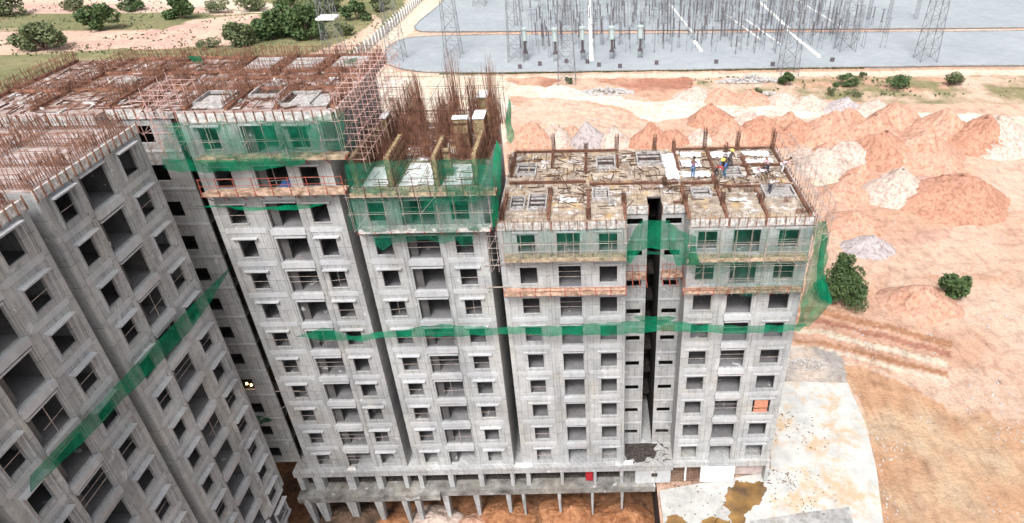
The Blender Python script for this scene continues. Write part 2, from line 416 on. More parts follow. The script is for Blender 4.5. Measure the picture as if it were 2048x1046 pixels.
def rebar_row(name, label, group, p, q, z, h, step=.17, r=.016, mat=None, rows=3, lean=.05, hv=.35, cat='rebar cage', layers=2, thick=.18, seed=0, parent=None):
    rr = random.Random(seed); p = Vector((p[0], p[1], z)); q = Vector((q[0], q[1], z)); d = q-p; L = d.length
    u = d.normalized(); nrm = Vector((-u.y, u.x, 0)); m = MB(); n = max(2, int(L/step))
    for j in range(layers):
        off = nrm*thick*(j-(layers-1)/2)
        for i in range(n+1):
            b = p-p+u*(L*i/n) + off
            hh = h*(1-hv*rr.random())
            m.bar(b, b+Vector((rr.gauss(0, lean)*hh, rr.gauss(0, lean)*hh, hh)), r)
        for k_ in range(rows):
            zz = h*.12+h*.6*k_/max(1, rows-1)
            m.bar(off+Vector((0,0,zz)), u*L+off+Vector((0,0,zz+rr.uniform(-.04,.04))), r*.8)
    o = m.build(name, mat or M['rebar'], parent); o.location = p
    if not parent: tag(o, label, cat, group)
    return o

def edge_form(root, x0, x1, y, z, h=.5, axis='x', proud=.12):
    """ribbed formwork that closes the slab's edge"""
    m = MB(); rb = MB()
    if axis == 'x':
        m.box(x0, x1, y-proud, y-.003, z-h, z+.08)
        n = int((x1-x0)/.62)
        for i in range(n+1):
            x = x0+(x1-x0)*i/n; rb.box(x-.03, x+.03, y-proud-.07, y-proud-.002, z-h-.05, z+.28)
    else:
        s = 1 if proud > 0 else -1
        a, b = sorted((y+.003*s, y+proud)); m.box(a, b, x0, x1, z-h, z+.08)
        n = int((x1-x0)/.62)
        for i in range(n+1):
            x = x0+(x1-x0)*i/n; a, b = sorted((y+proud+.002*s, y+proud+.07*s)); rb.box(a, b, x-.03, x+.03, z-h-.05, z+.28)
    return m.build('edge_formwork', M['alu'], root, extra=rb, mat2=M['rebar'])

def deck(root, x0, x1, y0, y1, z, mat='ply', name='roof_deck'):
    return MB().box(x0, x1, y0, y1, z, z+.06).build(name, M[mat], root)

def upstand(root, p, q, z, h=.16, t=.10, mat='rebar_dark'):
    """low dark line of wall starter mats on the deck"""
    p = Vector((p[0], p[1], 0)); q = Vector((q[0], q[1], 0)); u = (q-p).normalized(); n = Vector((-u.y, u.x, 0))*t
    P = [p-n, q-n, q+n, p+n]
    return MB().hexa([(a.x, a.y, z) for a in P]+[(a.x, a.y, z+h) for a in P]).build('wall_starter', M[mat], root)

# ================================================================ THE BUILDINGS
DEP = 13.4
# ---- low right building: two wings with a recess between them
lowb = empty('apartment_tower', (0,0,0))
tag(lowb, 'lowest grey concrete tower at right, two window wings either side of a dark central slot', 'building', 'unfinished apartment towers')
zl = wing(lowb, -4.7, 9.85, DEP, 0, 8, (1.53,2.75), (4.56,6.25), (7.85,9.1), seed=3, hd=.1, bl=.04, bd=.24)
wing(lowb, 9.98, 9.5, DEP, 0, 8, (.78,2.12), (3.52,5.5), (7.02,8.5), mat=M['conc'], seed=4, hd=.1, bl=.04, bd=.24, bricked={(6,1)})
link(lowb, 5.16, 7.0, 2.3, 6, 0, 8, (5.35,6.6), .42, .58, mat=M['conc_warm'])
link(lowb, 8.1, 9.97, 2.3, 6, 0, 8, (8.42,9.7), .42, .58, mat=M['conc_warm'])
MB().box(7.0, 8.1, 9.0, 9.2, -25.2, 1.74).build('core_wall', M['dark'], lowb)  # near-black on the slot's walls and landings paints its deep shade
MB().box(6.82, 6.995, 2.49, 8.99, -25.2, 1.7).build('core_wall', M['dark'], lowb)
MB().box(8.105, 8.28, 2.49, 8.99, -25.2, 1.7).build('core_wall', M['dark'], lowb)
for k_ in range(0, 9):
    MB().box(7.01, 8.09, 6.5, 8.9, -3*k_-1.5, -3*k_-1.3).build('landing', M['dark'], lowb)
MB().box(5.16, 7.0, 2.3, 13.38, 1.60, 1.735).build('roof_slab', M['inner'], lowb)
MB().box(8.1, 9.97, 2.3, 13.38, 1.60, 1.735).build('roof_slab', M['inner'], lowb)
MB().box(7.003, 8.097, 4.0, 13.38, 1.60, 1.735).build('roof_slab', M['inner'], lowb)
MB().box(5.16, 9.97, 13.2, 13.38, -25.2, 1.59).build('rear_wall', M['conc'], lowb)
deck(lowb, -4.62, 5.15, .02, 13.3, 1.745); deck(lowb, 9.98, 19.4, .02, 13.3, 1.745)
deck(lowb, 5.155, 6.98, 2.32, 13.3, 1.745); deck(lowb, 8.12, 9.975, 2.32, 13.3, 1.745); deck(lowb, 7.0, 8.1, 4.02, 13.3, 1.745)
edge_form(lowb, -4.7, -.6, 0, 1.74); edge_form(lowb, -.5, 2.1, 0, 1.70); edge_form(lowb, 2.2, 5.1, 0, 1.74)
edge_form(lowb, 10.0, 12.9, 0, 1.74); edge_form(lowb, 13.0, 15.7, 0, 1.70); edge_form(lowb, 15.8, 19.4, 0, 1.74)
edge_form(lowb, 5.2, 7.0, 2.3, 1.74, h=.55); edge_form(lowb, 8.12, 9.95, 2.3, 1.74, h=.55)
edge_form(lowb, .1, 13.2, 19.48, 1.74, axis='y', proud=.12)
G34 = 'rebar starters standing on the low right roof'
ZR = 1.81
walls = [(-4.3,.3,-4.3,4.6),(-.75,.3,-.75,4.4),(2.3,.3,2.3,5.0),(5.1,.3,5.1,4.4),(9.9,.2,9.9,5.2),(12.8,.2,12.8,7.2),(15.9,.1,15.9,4.6),(19.2,.2,19.2,5.0),
         (-4.3,7.8,-4.3,13.0),(-.9,9.6,-.9,13.0),(2.1,8.2,2.1,13.0),(4.9,9.4,4.9,13.0),(10.1,8.6,10.1,13.0),(13.1,8.0,13.1,13.0),(16.0,7.4,16.0,11.0),(19.2,6.0,19.2,13.0),
         (-4.3,13.0,-.9,13.0),(-.9,13.0,4.9,13.0),(10.1,13.0,16.0,13.0),(16.0,13.0,19.2,13.0),
         (-4.3,6.6,2.1,6.6),(2.4,6.2,9.8,6.2),(10.0,6.0,12.6,6.0),(13.4,5.3,19.2,5.3),(13.6,9.3,19.2,9.3),(9.0,2.7,9.8,2.7)]
for i, (a, b, c, d) in enumerate(walls):
    upstand(lowb, (a,b), (c,d), ZR, h=.12+.08*rnd.random(), t=.09, mat=('rebar' if i < 8 else 'rebar_dark'))
def where(x, y, x0, x1, y0, y1, who='low'):
    fx = (x-x0)/(x1-x0); fy = (y-y0)/(y1-y0)
    i = min(4, max(0, int(fx*5)))
    a = {'low': ['next to the middle tower','before the core slot','by the core slot','near the workers','by the outer scaffold'],
         'mid': ['next to the tall tower','behind the ochre panels','at mid width','by the brown column forms','beside the low tower'],
         'tall': ['on the far wing','past the link','over the corner scaffold','at mid width','by the pink scaffold']}[who][i]
    b = ['front edge','front half','middle','back half','rear edge'][min(4, max(0, int(fy*5)))]
    return a, b
used = {}
def uniq(lbl):
    used[lbl] = used.get(lbl, 0)+1
    return lbl if used[lbl] == 1 else lbl+', the %s one' % ORD[used[lbl]-1]
for i, (a, b, c, d) in enumerate(walls):
    if i < 8: hh, rr, st = .75, .017, .19
    elif i < 16: hh, rr, st = .55, .017, .22
    else: hh, rr, st = .42, .015, .25
    fx, fy = where((a+c)/2, (b+d)/2, -4.7, 19.5, 0, 13.4)
    rebar_row('wall_rebar', uniq('%s rebar at the low roof %s %s' % ('lengthwise' if a == c else 'crosswise', fy, fx)), G34,
              (a,b), (c,d), ZR, hh, st, rr, lean=.09, seed=i, hv=.6)
# tall column cages along the rear and mid lines
cols34 = [(-.85,13.1,1.9),(2.1,13.1,1.0),(4.9,13.1,1.8),(8.4,13.1,1.6),(10.15,12.9,1.2),(13.0,13.0,2.3),(16.0,13.0,2.0),(19.2,12.8,2.2),(-4.3,.4,1.7),(-.75,4.4,.9),(2.3,.4,1.2),(5.1,2.6,1.3),(12.8,5.0,1.0),(15.9,2.4,1.0),(-4.4,9,1.8),(14.2,9.2,2.4),(9.9,2.5,1.1),(12.8,2.2,1.2),(8.6,5.8,1.0)]
for i, (x, y, h) in enumerate(cols34):
    fx, fy = where(x, y, -4.7, 19.5, 0, 13.4)
    rebar_row('column_rebar', uniq('dark column cage at the low roof %s %s' % (fy, fx)), 'column cages on the low right roof',
              (x-.18,y), (x+.18,y), ZR, h, .07, .02, mat=M['rebar_dark'], rows=6, lean=.03, hv=.25, seed=50+i)
# sunken bath frames and timber boxes
def frame_box(x0, x1, y0, y1, z, label, slats=0, h=.28):
    r0 = empty('formwork_frame', ((x0+x1)/2, y0, z)); tag(r0, label, 'formwork', 'sunken slab frames on the low right roof')
    cx = (x0+x1)/2; a = (x1-x0)/2; dy = y1-y0; m = MB()
    m.box(-a, a, 0, .12, 0, h).box(-a, a, dy-.12, dy, 0, h).box(-a, -a+.12, .121, dy-.121, 0, h).box(a-.12, a, .121, dy-.121, 0, h)
    m.build('rim', M['rim'], r0)
    MB().box(-a+.121, a-.121, .121, dy-.121, 0, .05).build('base', M['dark'], r0)
    m = MB()
    for i in range(slats):
        y = .2+(dy-.4)*(i+.5)/slats; m.box(-a+.2, a-.2, y-.07, y+.07, .051, .16)
    if slats: m.build('slats', M['rim'], r0)
FB = [(-3.9,-2.7,1.9,4.0,3,'dark slatted timber frame box at the front left corner of the low roof'),
      (-2.5,-1.0,1.7,4.3,3,'wider slatted frame box beside the corner one on the low roof'),
      (2.6,4.0,3.3,5.2,4,'slatted grey frame box right of centre on the left roof wing'),
      (3.9,4.5,2.6,3.3,0,'small square frame box with a dark pit on the left roof wing'),
      (10.6,12.2,3.4,5.0,2,'two-slat frame box on the right roof wing near its front'),
      (16.4,18.9,3.2,5.1,6,'long many-slatted frame box near the right edge of the low roof'),
      (-3.9,-2.2,8.0,10.2,2,'frame box with a dark pit at the rear left of the low roof'),
      (3.0,4.7,9.0,11.4,2,'frame box near the rear middle of the low roof'),
      (6.6,8.9,9.7,12.2,2,'frame box over the core between the two roof wings'),
      (13.6,15.4,7.0,8.8,3,'frame box beside the workers on the right roof wing')]
for a in FB: frame_box(a[0], a[1], a[2], a[3], ZR, a[5], a[4])
WS = [(8.9,10.0,6.8,11.8,'white sheet over the roof core beside the dark frame'),(10.3,12.7,7.2,8.2,'white sheet where the purple-shirted worker stands'),(10.5,12.2,9.2,10.6,'white sheet behind the purple-shirted worker'),
      (10.6,12.5,11.2,12.2,'narrow white sheet by the rear rebar line of the right wing'),(13.4,15.3,11.0,12.2,'white sheet near the rear edge right of the tall column cage'),
      (16.3,18.6,11.2,12.3,'wide white sheet at the rear right corner of the low roof'),(16.2,18.6,9.7,10.6,'white sheet behind the bending workers at the right'),(16.4,17.6,7.8,8.8,'white sheet beside the bending workers at the right'),
      (9.4,10.0,10.2,12.0,'small white sheet at the rear left of the right wing'),(0.0,1.3,3.0,3.8,'pale blue-grey sheet on the left wing front deck'),(13.4,14.9,2.7,3.2,'long blue-grey board stack on the right wing front deck')]
for i, (a, b, c, d, l) in enumerate(WS):
    r2 = random.Random(i); mb = MB(); nx, ny = 9, 7
    P = [[(a+(b-a)*u/nx+r2.uniform(-.09,.09), c+(d-c)*v/ny+r2.uniform(-.07,.07), ZR+.05+r2.random()*.12) for u in range(nx+1)] for v in range(ny+1)]
    for v in range(ny):
        for u in range(nx): mb.quad(P[v][u], P[v][u+1], P[v+1][u+1], P[v+1][u])
    o = mb.build('plastic_sheet', M['white'] if i < 9 else M['alu']); tag(o, l, 'sheet', 'loose sheets on the low right roof')
# scaffolding up the east flank
def scaffold(name, label, x0, x1, y0, y1, z0, z1, dx, dy, dz, mat, r=.028, group=None, seed=0, brace=.5):
    rr = random.Random(seed); root = empty(name, (x0, y0, z0)); tag(root, label, 'scaffolding', group)
    X = x1-x0; Y = y1-y0; Z = z1-z0
    nx, ny, nz = max(1, round(X/dx)), max(1, round(Y/dy)), max(1, round(Z/dz))
    b = MB(); c = MB()
    for i in range(nx+1):
        for j in range(ny+1):
            a = MB(); a.bar((X*i/nx, Y*j/ny, 0), (X*i/nx+rr.gauss(0,.03), Y*j/ny+rr.gauss(0,.03), Z+rr.random()*.7), r); a.build('standard', mat, root)
    for k_ in range(1, nz+1):
        z = Z*k_/nz
        for i in range(nx+1): b.bar((X*i/nx, -.2, z), (X*i/nx, Y+.2, z), r*.9)
        for j in range(ny+1): b.bar((-.2, Y*j/ny, z+.05), (X+.2, Y*j/ny, z+.05), r*.9)
        for j in range(ny):
            if rr.random() < brace: c.bar((0, Y*j/ny, z-Z/nz), (0, Y*(j+1)/ny, z), r*.8)
        for i in range(nx):
            if rr.random() < brace: c.bar((X*i/nx, 0, z-Z/nz), (X*(i+1)/nx, 0, z), r*.8)
    b.build('ledger_lattice', mat, root, extra=c if c.v else None, mat2=mat)
    return root
scaffold('scaffold', 'pale scaffold tubes along the right flank of the lowest roof', 19.7, 20.9, .2, 13.2, -1.2, 3.0, 1.2, 1.3, 1.4, M['tube'], seed=1)

def clutter(name, label, x0, x1, y0, y1, z, n, mats, seed, l=(.2,1.3), r=.025, parent=None):
    rr = random.Random(seed); m_ = MB()
    for i in range(n):
        x, y = rr.uniform(x0, x1), rr.uniform(y0, y1); t = rr.choice((0, math.pi/2, rr.uniform(0, 3.14))); L = rr.uniform(*l)
        if parent == 'low' and (5.0 < x < 10.1 and y < 4.4): continue
        q = (min(x1+.1, x+math.cos(t)*L), min(y1+.1, y+math.sin(t)*L), z+.03+rr.random()*.12)
        m_.bar((x, y, z+.03+rr.random()*.05), q, r*rr.uniform(.6, 2))
    o = m_.build(name, M[mats]); tag(o, label, 'debris', kind='stuff'); return o
clutter('timber_offcuts', 'dark offcuts and props littering the low roof deck', -4.4, 19.0, 4.2, 12.8, ZR, 330, 'rebar_dark', 1)
clutter('timber_offcuts', 'pale timber offcuts scattered over the low roof deck', -4.4, 19.0, 3.4, 12.8, ZR, 80, 'plank', 2, r=.03)
clutter('rebar_offcuts', 'rusty bars lying loose over the low roof deck', -4.4, 19.0, 2.0, 12.8, ZR, 200, 'rebar_dark', 3, l=(.6, 2.4), r=.016)
clutter('board_offcuts', 'white board scraps scattered over the low roof deck', -4.2, 19.0, .4, 12.6, ZR, 40, 'alu', 4, l=(.15,.7), r=.06)
# thin uprights along the slab edges
for (xa, xb, n, l) in ((-4.6, 5.1, 26, 'thin rusty edge bars along the low roof front beside the gap'), (10.0, 19.4, 26, 'thin rusty edge bars along the worker wing front')):
    rr = random.Random(int(xb)); m_ = MB(); m_.bar((xa, -.14, 2.0), (xb, -.14, 2.0), .014)
    for i in range(n): x = xa+(xb-xa)*i/(n-1); m_.bar((x, -.14, 1.5), (x+rr.gauss(0,.04), -.14+rr.gauss(0,.04), 2.15+rr.random()*.45), .018)
    o = m_.build('edge_rebar', M['rebar']); tag(o, l, 'rebar')
# column starters in pairs inside the rooms
rr = random.Random(15)
for i in range(22):
    x, y = rr.uniform(-4.2, 19), rr.uniform(.6, 12.6)
    if 5.0 < x < 10.2 and y < 4.6: continue
    fx, fy = where(x, y, -4.7, 19.5, 0, 13.4)
    rebar_row('short_rebar', uniq('short upright bars at the low roof %s %s' % (fy, fx)), 'short uprights on the low roof', (x,y), (x+rr.uniform(.3,.9),y), ZR, rr.uniform(.35,.8), .12, .015, mat=M['rebar_dark'] if i % 2 else M['rebar'], rows=2, lean=.12, seed=700+i)

# ---- middle tower (second block): one floor higher, deck half built
midb = empty('apartment_tower', (0,0,0))
tag(midb, 'middle concrete tower topped by tall rebar and green-netted ochre formwork', 'building', 'unfinished apartment towers')
wing(midb, -15.15, 9.6, DEP, -1, 8, (1.1,2.25), (4.07,5.9), (7.25,8.45), seed=8)
deck(midb, -15.1, -5.42, .02, 13.3, 4.75)
edge_form(midb, -15.15, -5.4, 0, 4.74, h=.5)
Z2 = 4.82
# wall formwork panels
def panel(x0, x1, y0, y1, z, h, label, mat='form_ochre', cap=False, group='wall formwork panels on the middle tower'):
    r0 = empty('wall_formwork', ((x0+x1)/2, (y0+y1)/2, z)); tag(r0, label, 'formwork', group)
    a, b = (x1-x0)/2, (y1-y0)/2
    MB().box(-a, a, -b, b, 0, h).build('panel', M[mat], r0)
    s = MB(); n = int(2*max(a, b)/.6)+1
    for i in range(n+1):
        if b > a:
            y = -b+2*b*i/n; s.box(-a-.07, -a-.002, y-.035, y+.035, 0, h+.1).box(a+.002, a+.07, y-.035, y+.035, 0, h+.1)
        else:
            x = -a+2*a*i/n; s.box(x-.035, x+.035, -b-.07, -b-.002, 0, h+.1).box(x-.035, x+.035, b+.002, b+.07, 0, h+.1)
    s.build('stiffeners', M['rebar'], r0)
    w_ = MB()
    for zz in (h*.25, h*.6, h*.9):
        if b > a: w_.box(-a-.12, -a-.071, -b, b, zz, zz+.09).box(a+.071, a+.12, -b, b, zz, zz+.09)
        else: w_.box(-a, a, -b-.12, -b-.071, zz, zz+.09)
    w_.build('walers', M['rebar_dark'], r0)
    if cap: MB().box(-a-.06, a+.06, -b-.06, b+.06, h+.101, h+.22).build('cap', M['white'], r0)
panel(-14.75,-14.5,.4,4.6,Z2,2.35,'long ochre wall panel at the front left edge of the middle tower')
panel(-12.2,-11.95,.3,4.6,Z2,2.4,'long ochre wall panel left of centre under the green net')
panel(-8.85,-8.6,.3,4.2,Z2,2.4,'ochre wall panel right of centre under the green net')
panel(-6.0,-5.75,.5,5.2,Z2,2.4,'long ochre wall panel at the front right edge of the middle tower')
panel(-14.9,-13.9,5.6,5.9,Z2,2.5,'short ochre cross panel by the left scaffold of the middle tower')
panel(-14.2,-13.8,7.2,8.6,Z2,2.6,'ochre column form with a white top at the rear left', cap=True)
panel(-8.2,-7.1,6.0,6.5,Z2,2.9,'brown column form with white top left of the dark opening', cap=True)
panel(-6.6,-5.8,6.0,7.6,Z2,2.9,'brown column form with white top at the right edge', cap=True)
panel(-6.9,-6.1,10.6,12.2,Z2,3.0,'rear right column form with a white snow-like top', cap=True)
panel(-8.4,-7.9,2.0,2.3,Z2,2.2,'small ochre panel standing between two long front panels')
for i, (x0_, x1_, y0_, y1_, l) in enumerate([(-14.3,-12.5,.5,3.8,'white slab sheet in the left front bay of the middle tower'),(-11.6,-9.1,.5,4.4,'white slab sheet in the centre front bay of the middle tower'),
        (-8.4,-6.3,.5,4.0,'white slab sheet in the right front bay of the middle tower'),(-12.4,-10.9,7.2,9.8,'white cast patch behind the centre panels of the middle tower'),(-11.0,-10.4,5.0,9.0,'narrow white board walkway at the middle tower centre')]):
    o = MB().box(0, x1_-x0_, 0, y1_-y0_, 0, .07).build('cast_slab', M['white']); o.location = (x0_, y0_, Z2); tag(o, l, 'slab', 'freshly cast patches on the middle tower')
# deck of rusty reinforcement at wall-top level in the rear
g2 = 'rebar cages standing on the middle tower'
spec = [(-13.2,9.5,3.0,1.5,'bushy brown rebar clump at the rear left'),(-12.0,7.6,2.3,1.3,'rebar clump left of centre'),(-11.1,8.2,5.0,.5,'tall leaning rebar bundle left of centre'),(-9.4,9.0,2.8,1.2,'rebar clump at the rear centre'),
        (-8.15,8.2,6.2,.55,'tallest brown rebar bundle'),(-7.2,10.5,4.2,.9,'rebar bundle in front of the rear right column form'),(-5.2,8.2,5.9,.45,'tall rebar bundle at the right edge'),
        (-14.6,7.0,2.2,1.1,'low rebar clump beside the left column form'),(-10.0,12.0,2.6,1.6,'wide rebar clump along the rear edge'),(-12.8,12.4,3.2,1.3,'rear left rebar clump by the yard side'),(-6.0,12.8,2.4,1.2,'rear right corner rebar clump'),(-7.6,5.2,2.2,.8,'rebar clump in front of the brown column forms'),
        (-13.5,4.8,1.7,1.0,'short rebar clump behind the left front panel'),(-10.3,5.6,1.9,1.2,'short rebar clump behind the centre front bay')]
for i, (x, y, h, wd_, l) in enumerate(spec):
    rr = random.Random(90+i); mb = MB(); n = int(100*wd_)+50
    for j in range(n):
        bx, by = rr.gauss(0, wd_*.42), rr.gauss(0, .3)*min(1, wd_)
        hh = 1.3*h*(rr.uniform(.45, 1.0)); lx = rr.gauss(0, .035)-.02; ly = rr.gauss(0, .03)
        mb.bar((bx, by, 0), (bx+lx*hh, by+ly*hh, hh), .015, .010)
    for z_ in range(int(h/.35)):
        zz = .2+z_*.35
        if zz < h*.75: mb.bar((-wd_*.5, 0, zz), (wd_*.5, .05, zz+rr.uniform(-.05,.05)), .014)
    o = mb.build('rebar_cage', M['rebar']); o.location = (x, y, Z2); tag(o, l+' on the middle tower', 'rebar bundle', g2)
# rebar mesh rows over the deck
for i, (a, b, c, d, h) in enumerate([(-15.0,5.4,-9.2,5.4,1.5),(-9.0,5.0,-5.5,5.0,1.2),(-15.0,7.9,-5.6,7.9,1.1),(-15.0,10.6,-5.6,10.6,1.3),(-15.0,13.1,-5.5,13.1,1.6),(-15.0,5.5,-15.0,13.0,1.9),(-12.9,5.5,-12.9,13.0,1.2),(-9.9,5.5,-9.9,13.0,1.0),(-5.6,5.2,-5.6,13.0,1.3),(-7.6,5.2,-7.6,13,.9)]):
    fx, fy = where((a+c)/2, (b+d)/2, -15.1, -5.4, 0, 13.4, 'mid')
    rebar_row('wall_rebar', uniq('%s red-brown rebar, middle tower %s %s' % ('lengthwise' if a == c else 'crosswise', fy, fx)), 'wall rebar on the middle tower', (a,b), (c,d), Z2, h, .19, .016, lean=.1, rows=4, seed=200+i, hv=.5)
scaffold('scaffold', 'thin tube railings above the middle tower deck', -15.0, -5.0, 4.6, 13.0, Z2+2.0, Z2+4.2, 2.5, 2.8, 1.1, M['rebar_dark'], r=.018, seed=5, brace=.15)
MB().box(-15.05, -12.6, 6.1, 7.9, Z2+.002, Z2+.1).build('pit_floor', M['dark'], midb)

# ---- high tower (left block) with its link wall and far-left wing
highb = empty('apartment_tower', (0,0,0))
tag(highb, 'tallest grey tower at the left, rusty rebar mat on its roof', 'building', 'unfinished apartment towers')
wing(highb, -25.55, 9.6, DEP, -3, 8, (1.15,2.25), (4.6,6.3), (7.3,8.45), mat=M['conc_warm'], seed=12)
link(highb, -31.0, -26.75, 1.0, 5, -3, 8, (-29.5,-28.35), 0.0, 1.3, mat=M['conc_warm'])
MB().box(-31.0, -25.56, 13.2, 13.38, -25.2, 10.59).build('rear_wall', M['conc'], highb)
MB().box(-26.74, -25.56, 7.0, 7.2, -25.2, 10.59).build('core_wall', M['dark'], highb)  # near-black wall paints the shade deep in the gap
MB().box(-31.0, -25.56, 1.0, 13.38, 10.60, 10.735).build('roof_slab', M['inner'], highb)
wing(highb, -40.8, 9.78, DEP, -3, 8, (1.15,2.25), (3.6,5.3), (7.3,8.45), mat=M['conc_warm'], seed=13)
for a, b, c in ((-40.7,-31.02,.02),(-31.015,-25.56,1.02),(-25.555,-14.9,.02)):
    deck(highb, a, b, c, 13.5, 10.745, 'rustdeck')
edge_form(highb, -25.5, -15.0, 0, 10.74, h=.55); edge_form(highb, -40.7, -31.0, 0, 10.74, h=.55); edge_form(highb, -30.95, -25.6, 1.0, 10.74, h=.55)
edge_form(highb, .1, 13.4, -14.88, 10.74, axis='y', proud=.12)
Z3 = 10.81
G1 = 'rebar rows standing on the tall left roof'
rws = [(-25.3,.6,-25.3,4.4),(-22.4,.5,-22.4,4.8),(-19.0,.5,-19.0,4.6),(-15.1,.5,-15.1,5.0),(-25.4,4.8,-15.2,4.8),(-25.4,7.4,-15.4,7.4),(-31,9.0,-15.2,9.2),(-22.0,7.6,-22.0,13.2),(-18.6,7.6,-18.6,13.2),(-15.0,7.0,-15.0,13.2),(-25.6,9,-25.6,13.2),(-28.6,1.4,-28.6,8),(-31.0,1.4,-31.0,13.2),(-28.6,5.2,-25.6,5.2),(-25.4,13.2,-15.0,13.2),(-36,13.2,-26,13.2),(-36,9.2,-31,9.2),(-36,1,-36,13),(-40.5,5.2,-31.2,5.2),(-40.5,.8,-40.5,13.0)]
for i, (a, b, c, d) in enumerate(rws):
    fx, fy = where((a+c)/2, (b+d)/2, -40.8, -15, 0, 13.4, 'tall')
    rebar_row('wall_rebar', uniq('%s orange-brown rebar, tall roof %s %s' % ('lengthwise' if a == c else 'crosswise', fy, fx)), G1, (a,b), (c,d), Z3, 1.0+.5*rnd.random(), .14, .017, lean=.12, rows=3, seed=300+i, hv=.6)
    upstand(highb, (a,b), (c,d), Z3, h=.22, t=.13, mat='rebar')
for i, (x, y, l) in enumerate([(-24.1,1.5,'white-rimmed slab bay at the front left corner of the tall roof'),(-17.9,1.0,'pale slab bay at the front right of the tall roof'),(-20.8,3.0,'small grey frame in the centre of the tall roof')]):
    frame_box(x-1.1, x+1.1, y, y+2.6, Z3, l, 0)
for i, (a, b, c, d, l) in enumerate([(-24.9,-22.8,.8,3.4,'white board laid in the front left bay of the tall roof'),(-18.4,-15.6,.9,3.2,'cream board laid in the front right bay of the tall roof'),(-22.0,-19.4,9.6,12.6,'pale slab patch at the rear of the tall roof'),(-18.2,-15.6,10.0,12.8,'pale slab patch at the rear right corner of the tall roof'),(-25.2,-23.0,9.8,12.8,'pale slab patch at the rear left of the tall roof'),
     (-21.3,-20.9,5.4,6.8,'short pale plank leaning near the tall roof centre'),(-17.2,-16.9,5.5,7.0,'short pale plank near the tall roof right edge'),(-33.5,-32.2,6.6,7.8,'pale board on the far left wing of the tall roof')]):
    o = MB().box(0, b-a, 0, d-c, 0, .08+.01*i).build('shutter_board', M['rim']); o.location = (a, c, Z3+.05); tag(o, l, 'board', 'pale boards on the tall left roof')
scaffold('scaffold', 'dense pinkish scaffold climbing the right flank of the tall left tower', -14.7, -13.6, .1, 13.0, 6.2, 12.0, 1.1, 1.1, 1.0, M['tube_pink'], seed=9, r=.024, brace=.25)
scaffold('scaffold', 'pinkish scaffold at the front left corner of the tall roof', -27.6, -25.8, -.9, 3.6, 7.6, 12.0, .9, 1.1, 1.0, M['tube_pink'], seed=10, r=.024, brace=.25)

clutter('rebar_offcuts', 'loose rusty bars strewn over the tall roof', -40, -15.2, .4, 13.0, Z3, 600, 'rebar', 11, l=(.5, 2.6), r=.018)
clutter('timber_offcuts', 'dark timbers and gaps strewn over the tall roof', -40, -15.2, .4, 13.0, Z3, 420, 'rebar_dark', 12, l=(.3, 1.6), r=.03)
clutter('board_offcuts', 'pale board scraps strewn over the tall roof', -40, -15.2, .4, 13.0, Z3, 120, 'alu', 13, l=(.2, 1.0), r=.05)
clutter('rebar_offcuts', 'loose rusty bars strewn over the middle tower deck', -15, -5.7, .4, 13.0, Z2, 420, 'rebar', 14, l=(.4, 2.2), r=.018)
clutter('board_offcuts', 'pale board scraps strewn over the middle tower deck', -15, -5.7, 4.4, 13.0, Z2, 120, 'alu', 15, l=(.2, .9), r=.05)
# tarpaulin, lamps, red panel
o = MB().box(-.55, .55, -.5, .5, 0, .06).hexa([(-.5,-.3,.06),(.5,-.35,.06),(.4,.4,.06),(-.4,.3,.06),(-.2,-.1,.4),(.2,-.1,.35),(.2,.2,.45),(-.2,.1,.3)]).build('tarpaulin', plain('blue_tarp', (.10,.22,.55), .3, 3)); o.location = (-20.0, 1.1, 4.83); tag(o, 'crumpled blue tarpaulin on a balcony floor of the tall tower', 'tarpaulin')
k = NT('lamp_glow'); k.b.inputs['Emission Color'].default_value = (1,.62,.25,1); k.b.inputs['Emission Strength'].default_value = 6; M['glow'] = k.base((.9,.7,.4))
for j, (dx, dz) in enumerate(((-.15,.05),(.2,-.12))):
    o = MB().cyl((0,0,-.09), (0,0,.09), .1, .07, 8).build('work_lamp', M['glow']); o.location = (-28.9+dx, 1.15, -15.06+dz); tag(o, 'lit warm work lamp in a link window low down, the %s one' % ('higher','lower')[j], 'lamp')
m_ = MB()
for j in range(7): m_.box(-.6+j*.18, -.6+j*.18+.1, -.02, .02, -.3, .3)
m_.box(-.62, .62, -.03, -.021, -.3, -.24).box(-.62, .62, -.03, -.021, .24, .3)
o = m_.build('red_grille', M['cloth_red']); o.location = (9.05, 2.22, -10.4); tag(o, 'red slatted grille over a small recess window beyond the slot', 'grille')

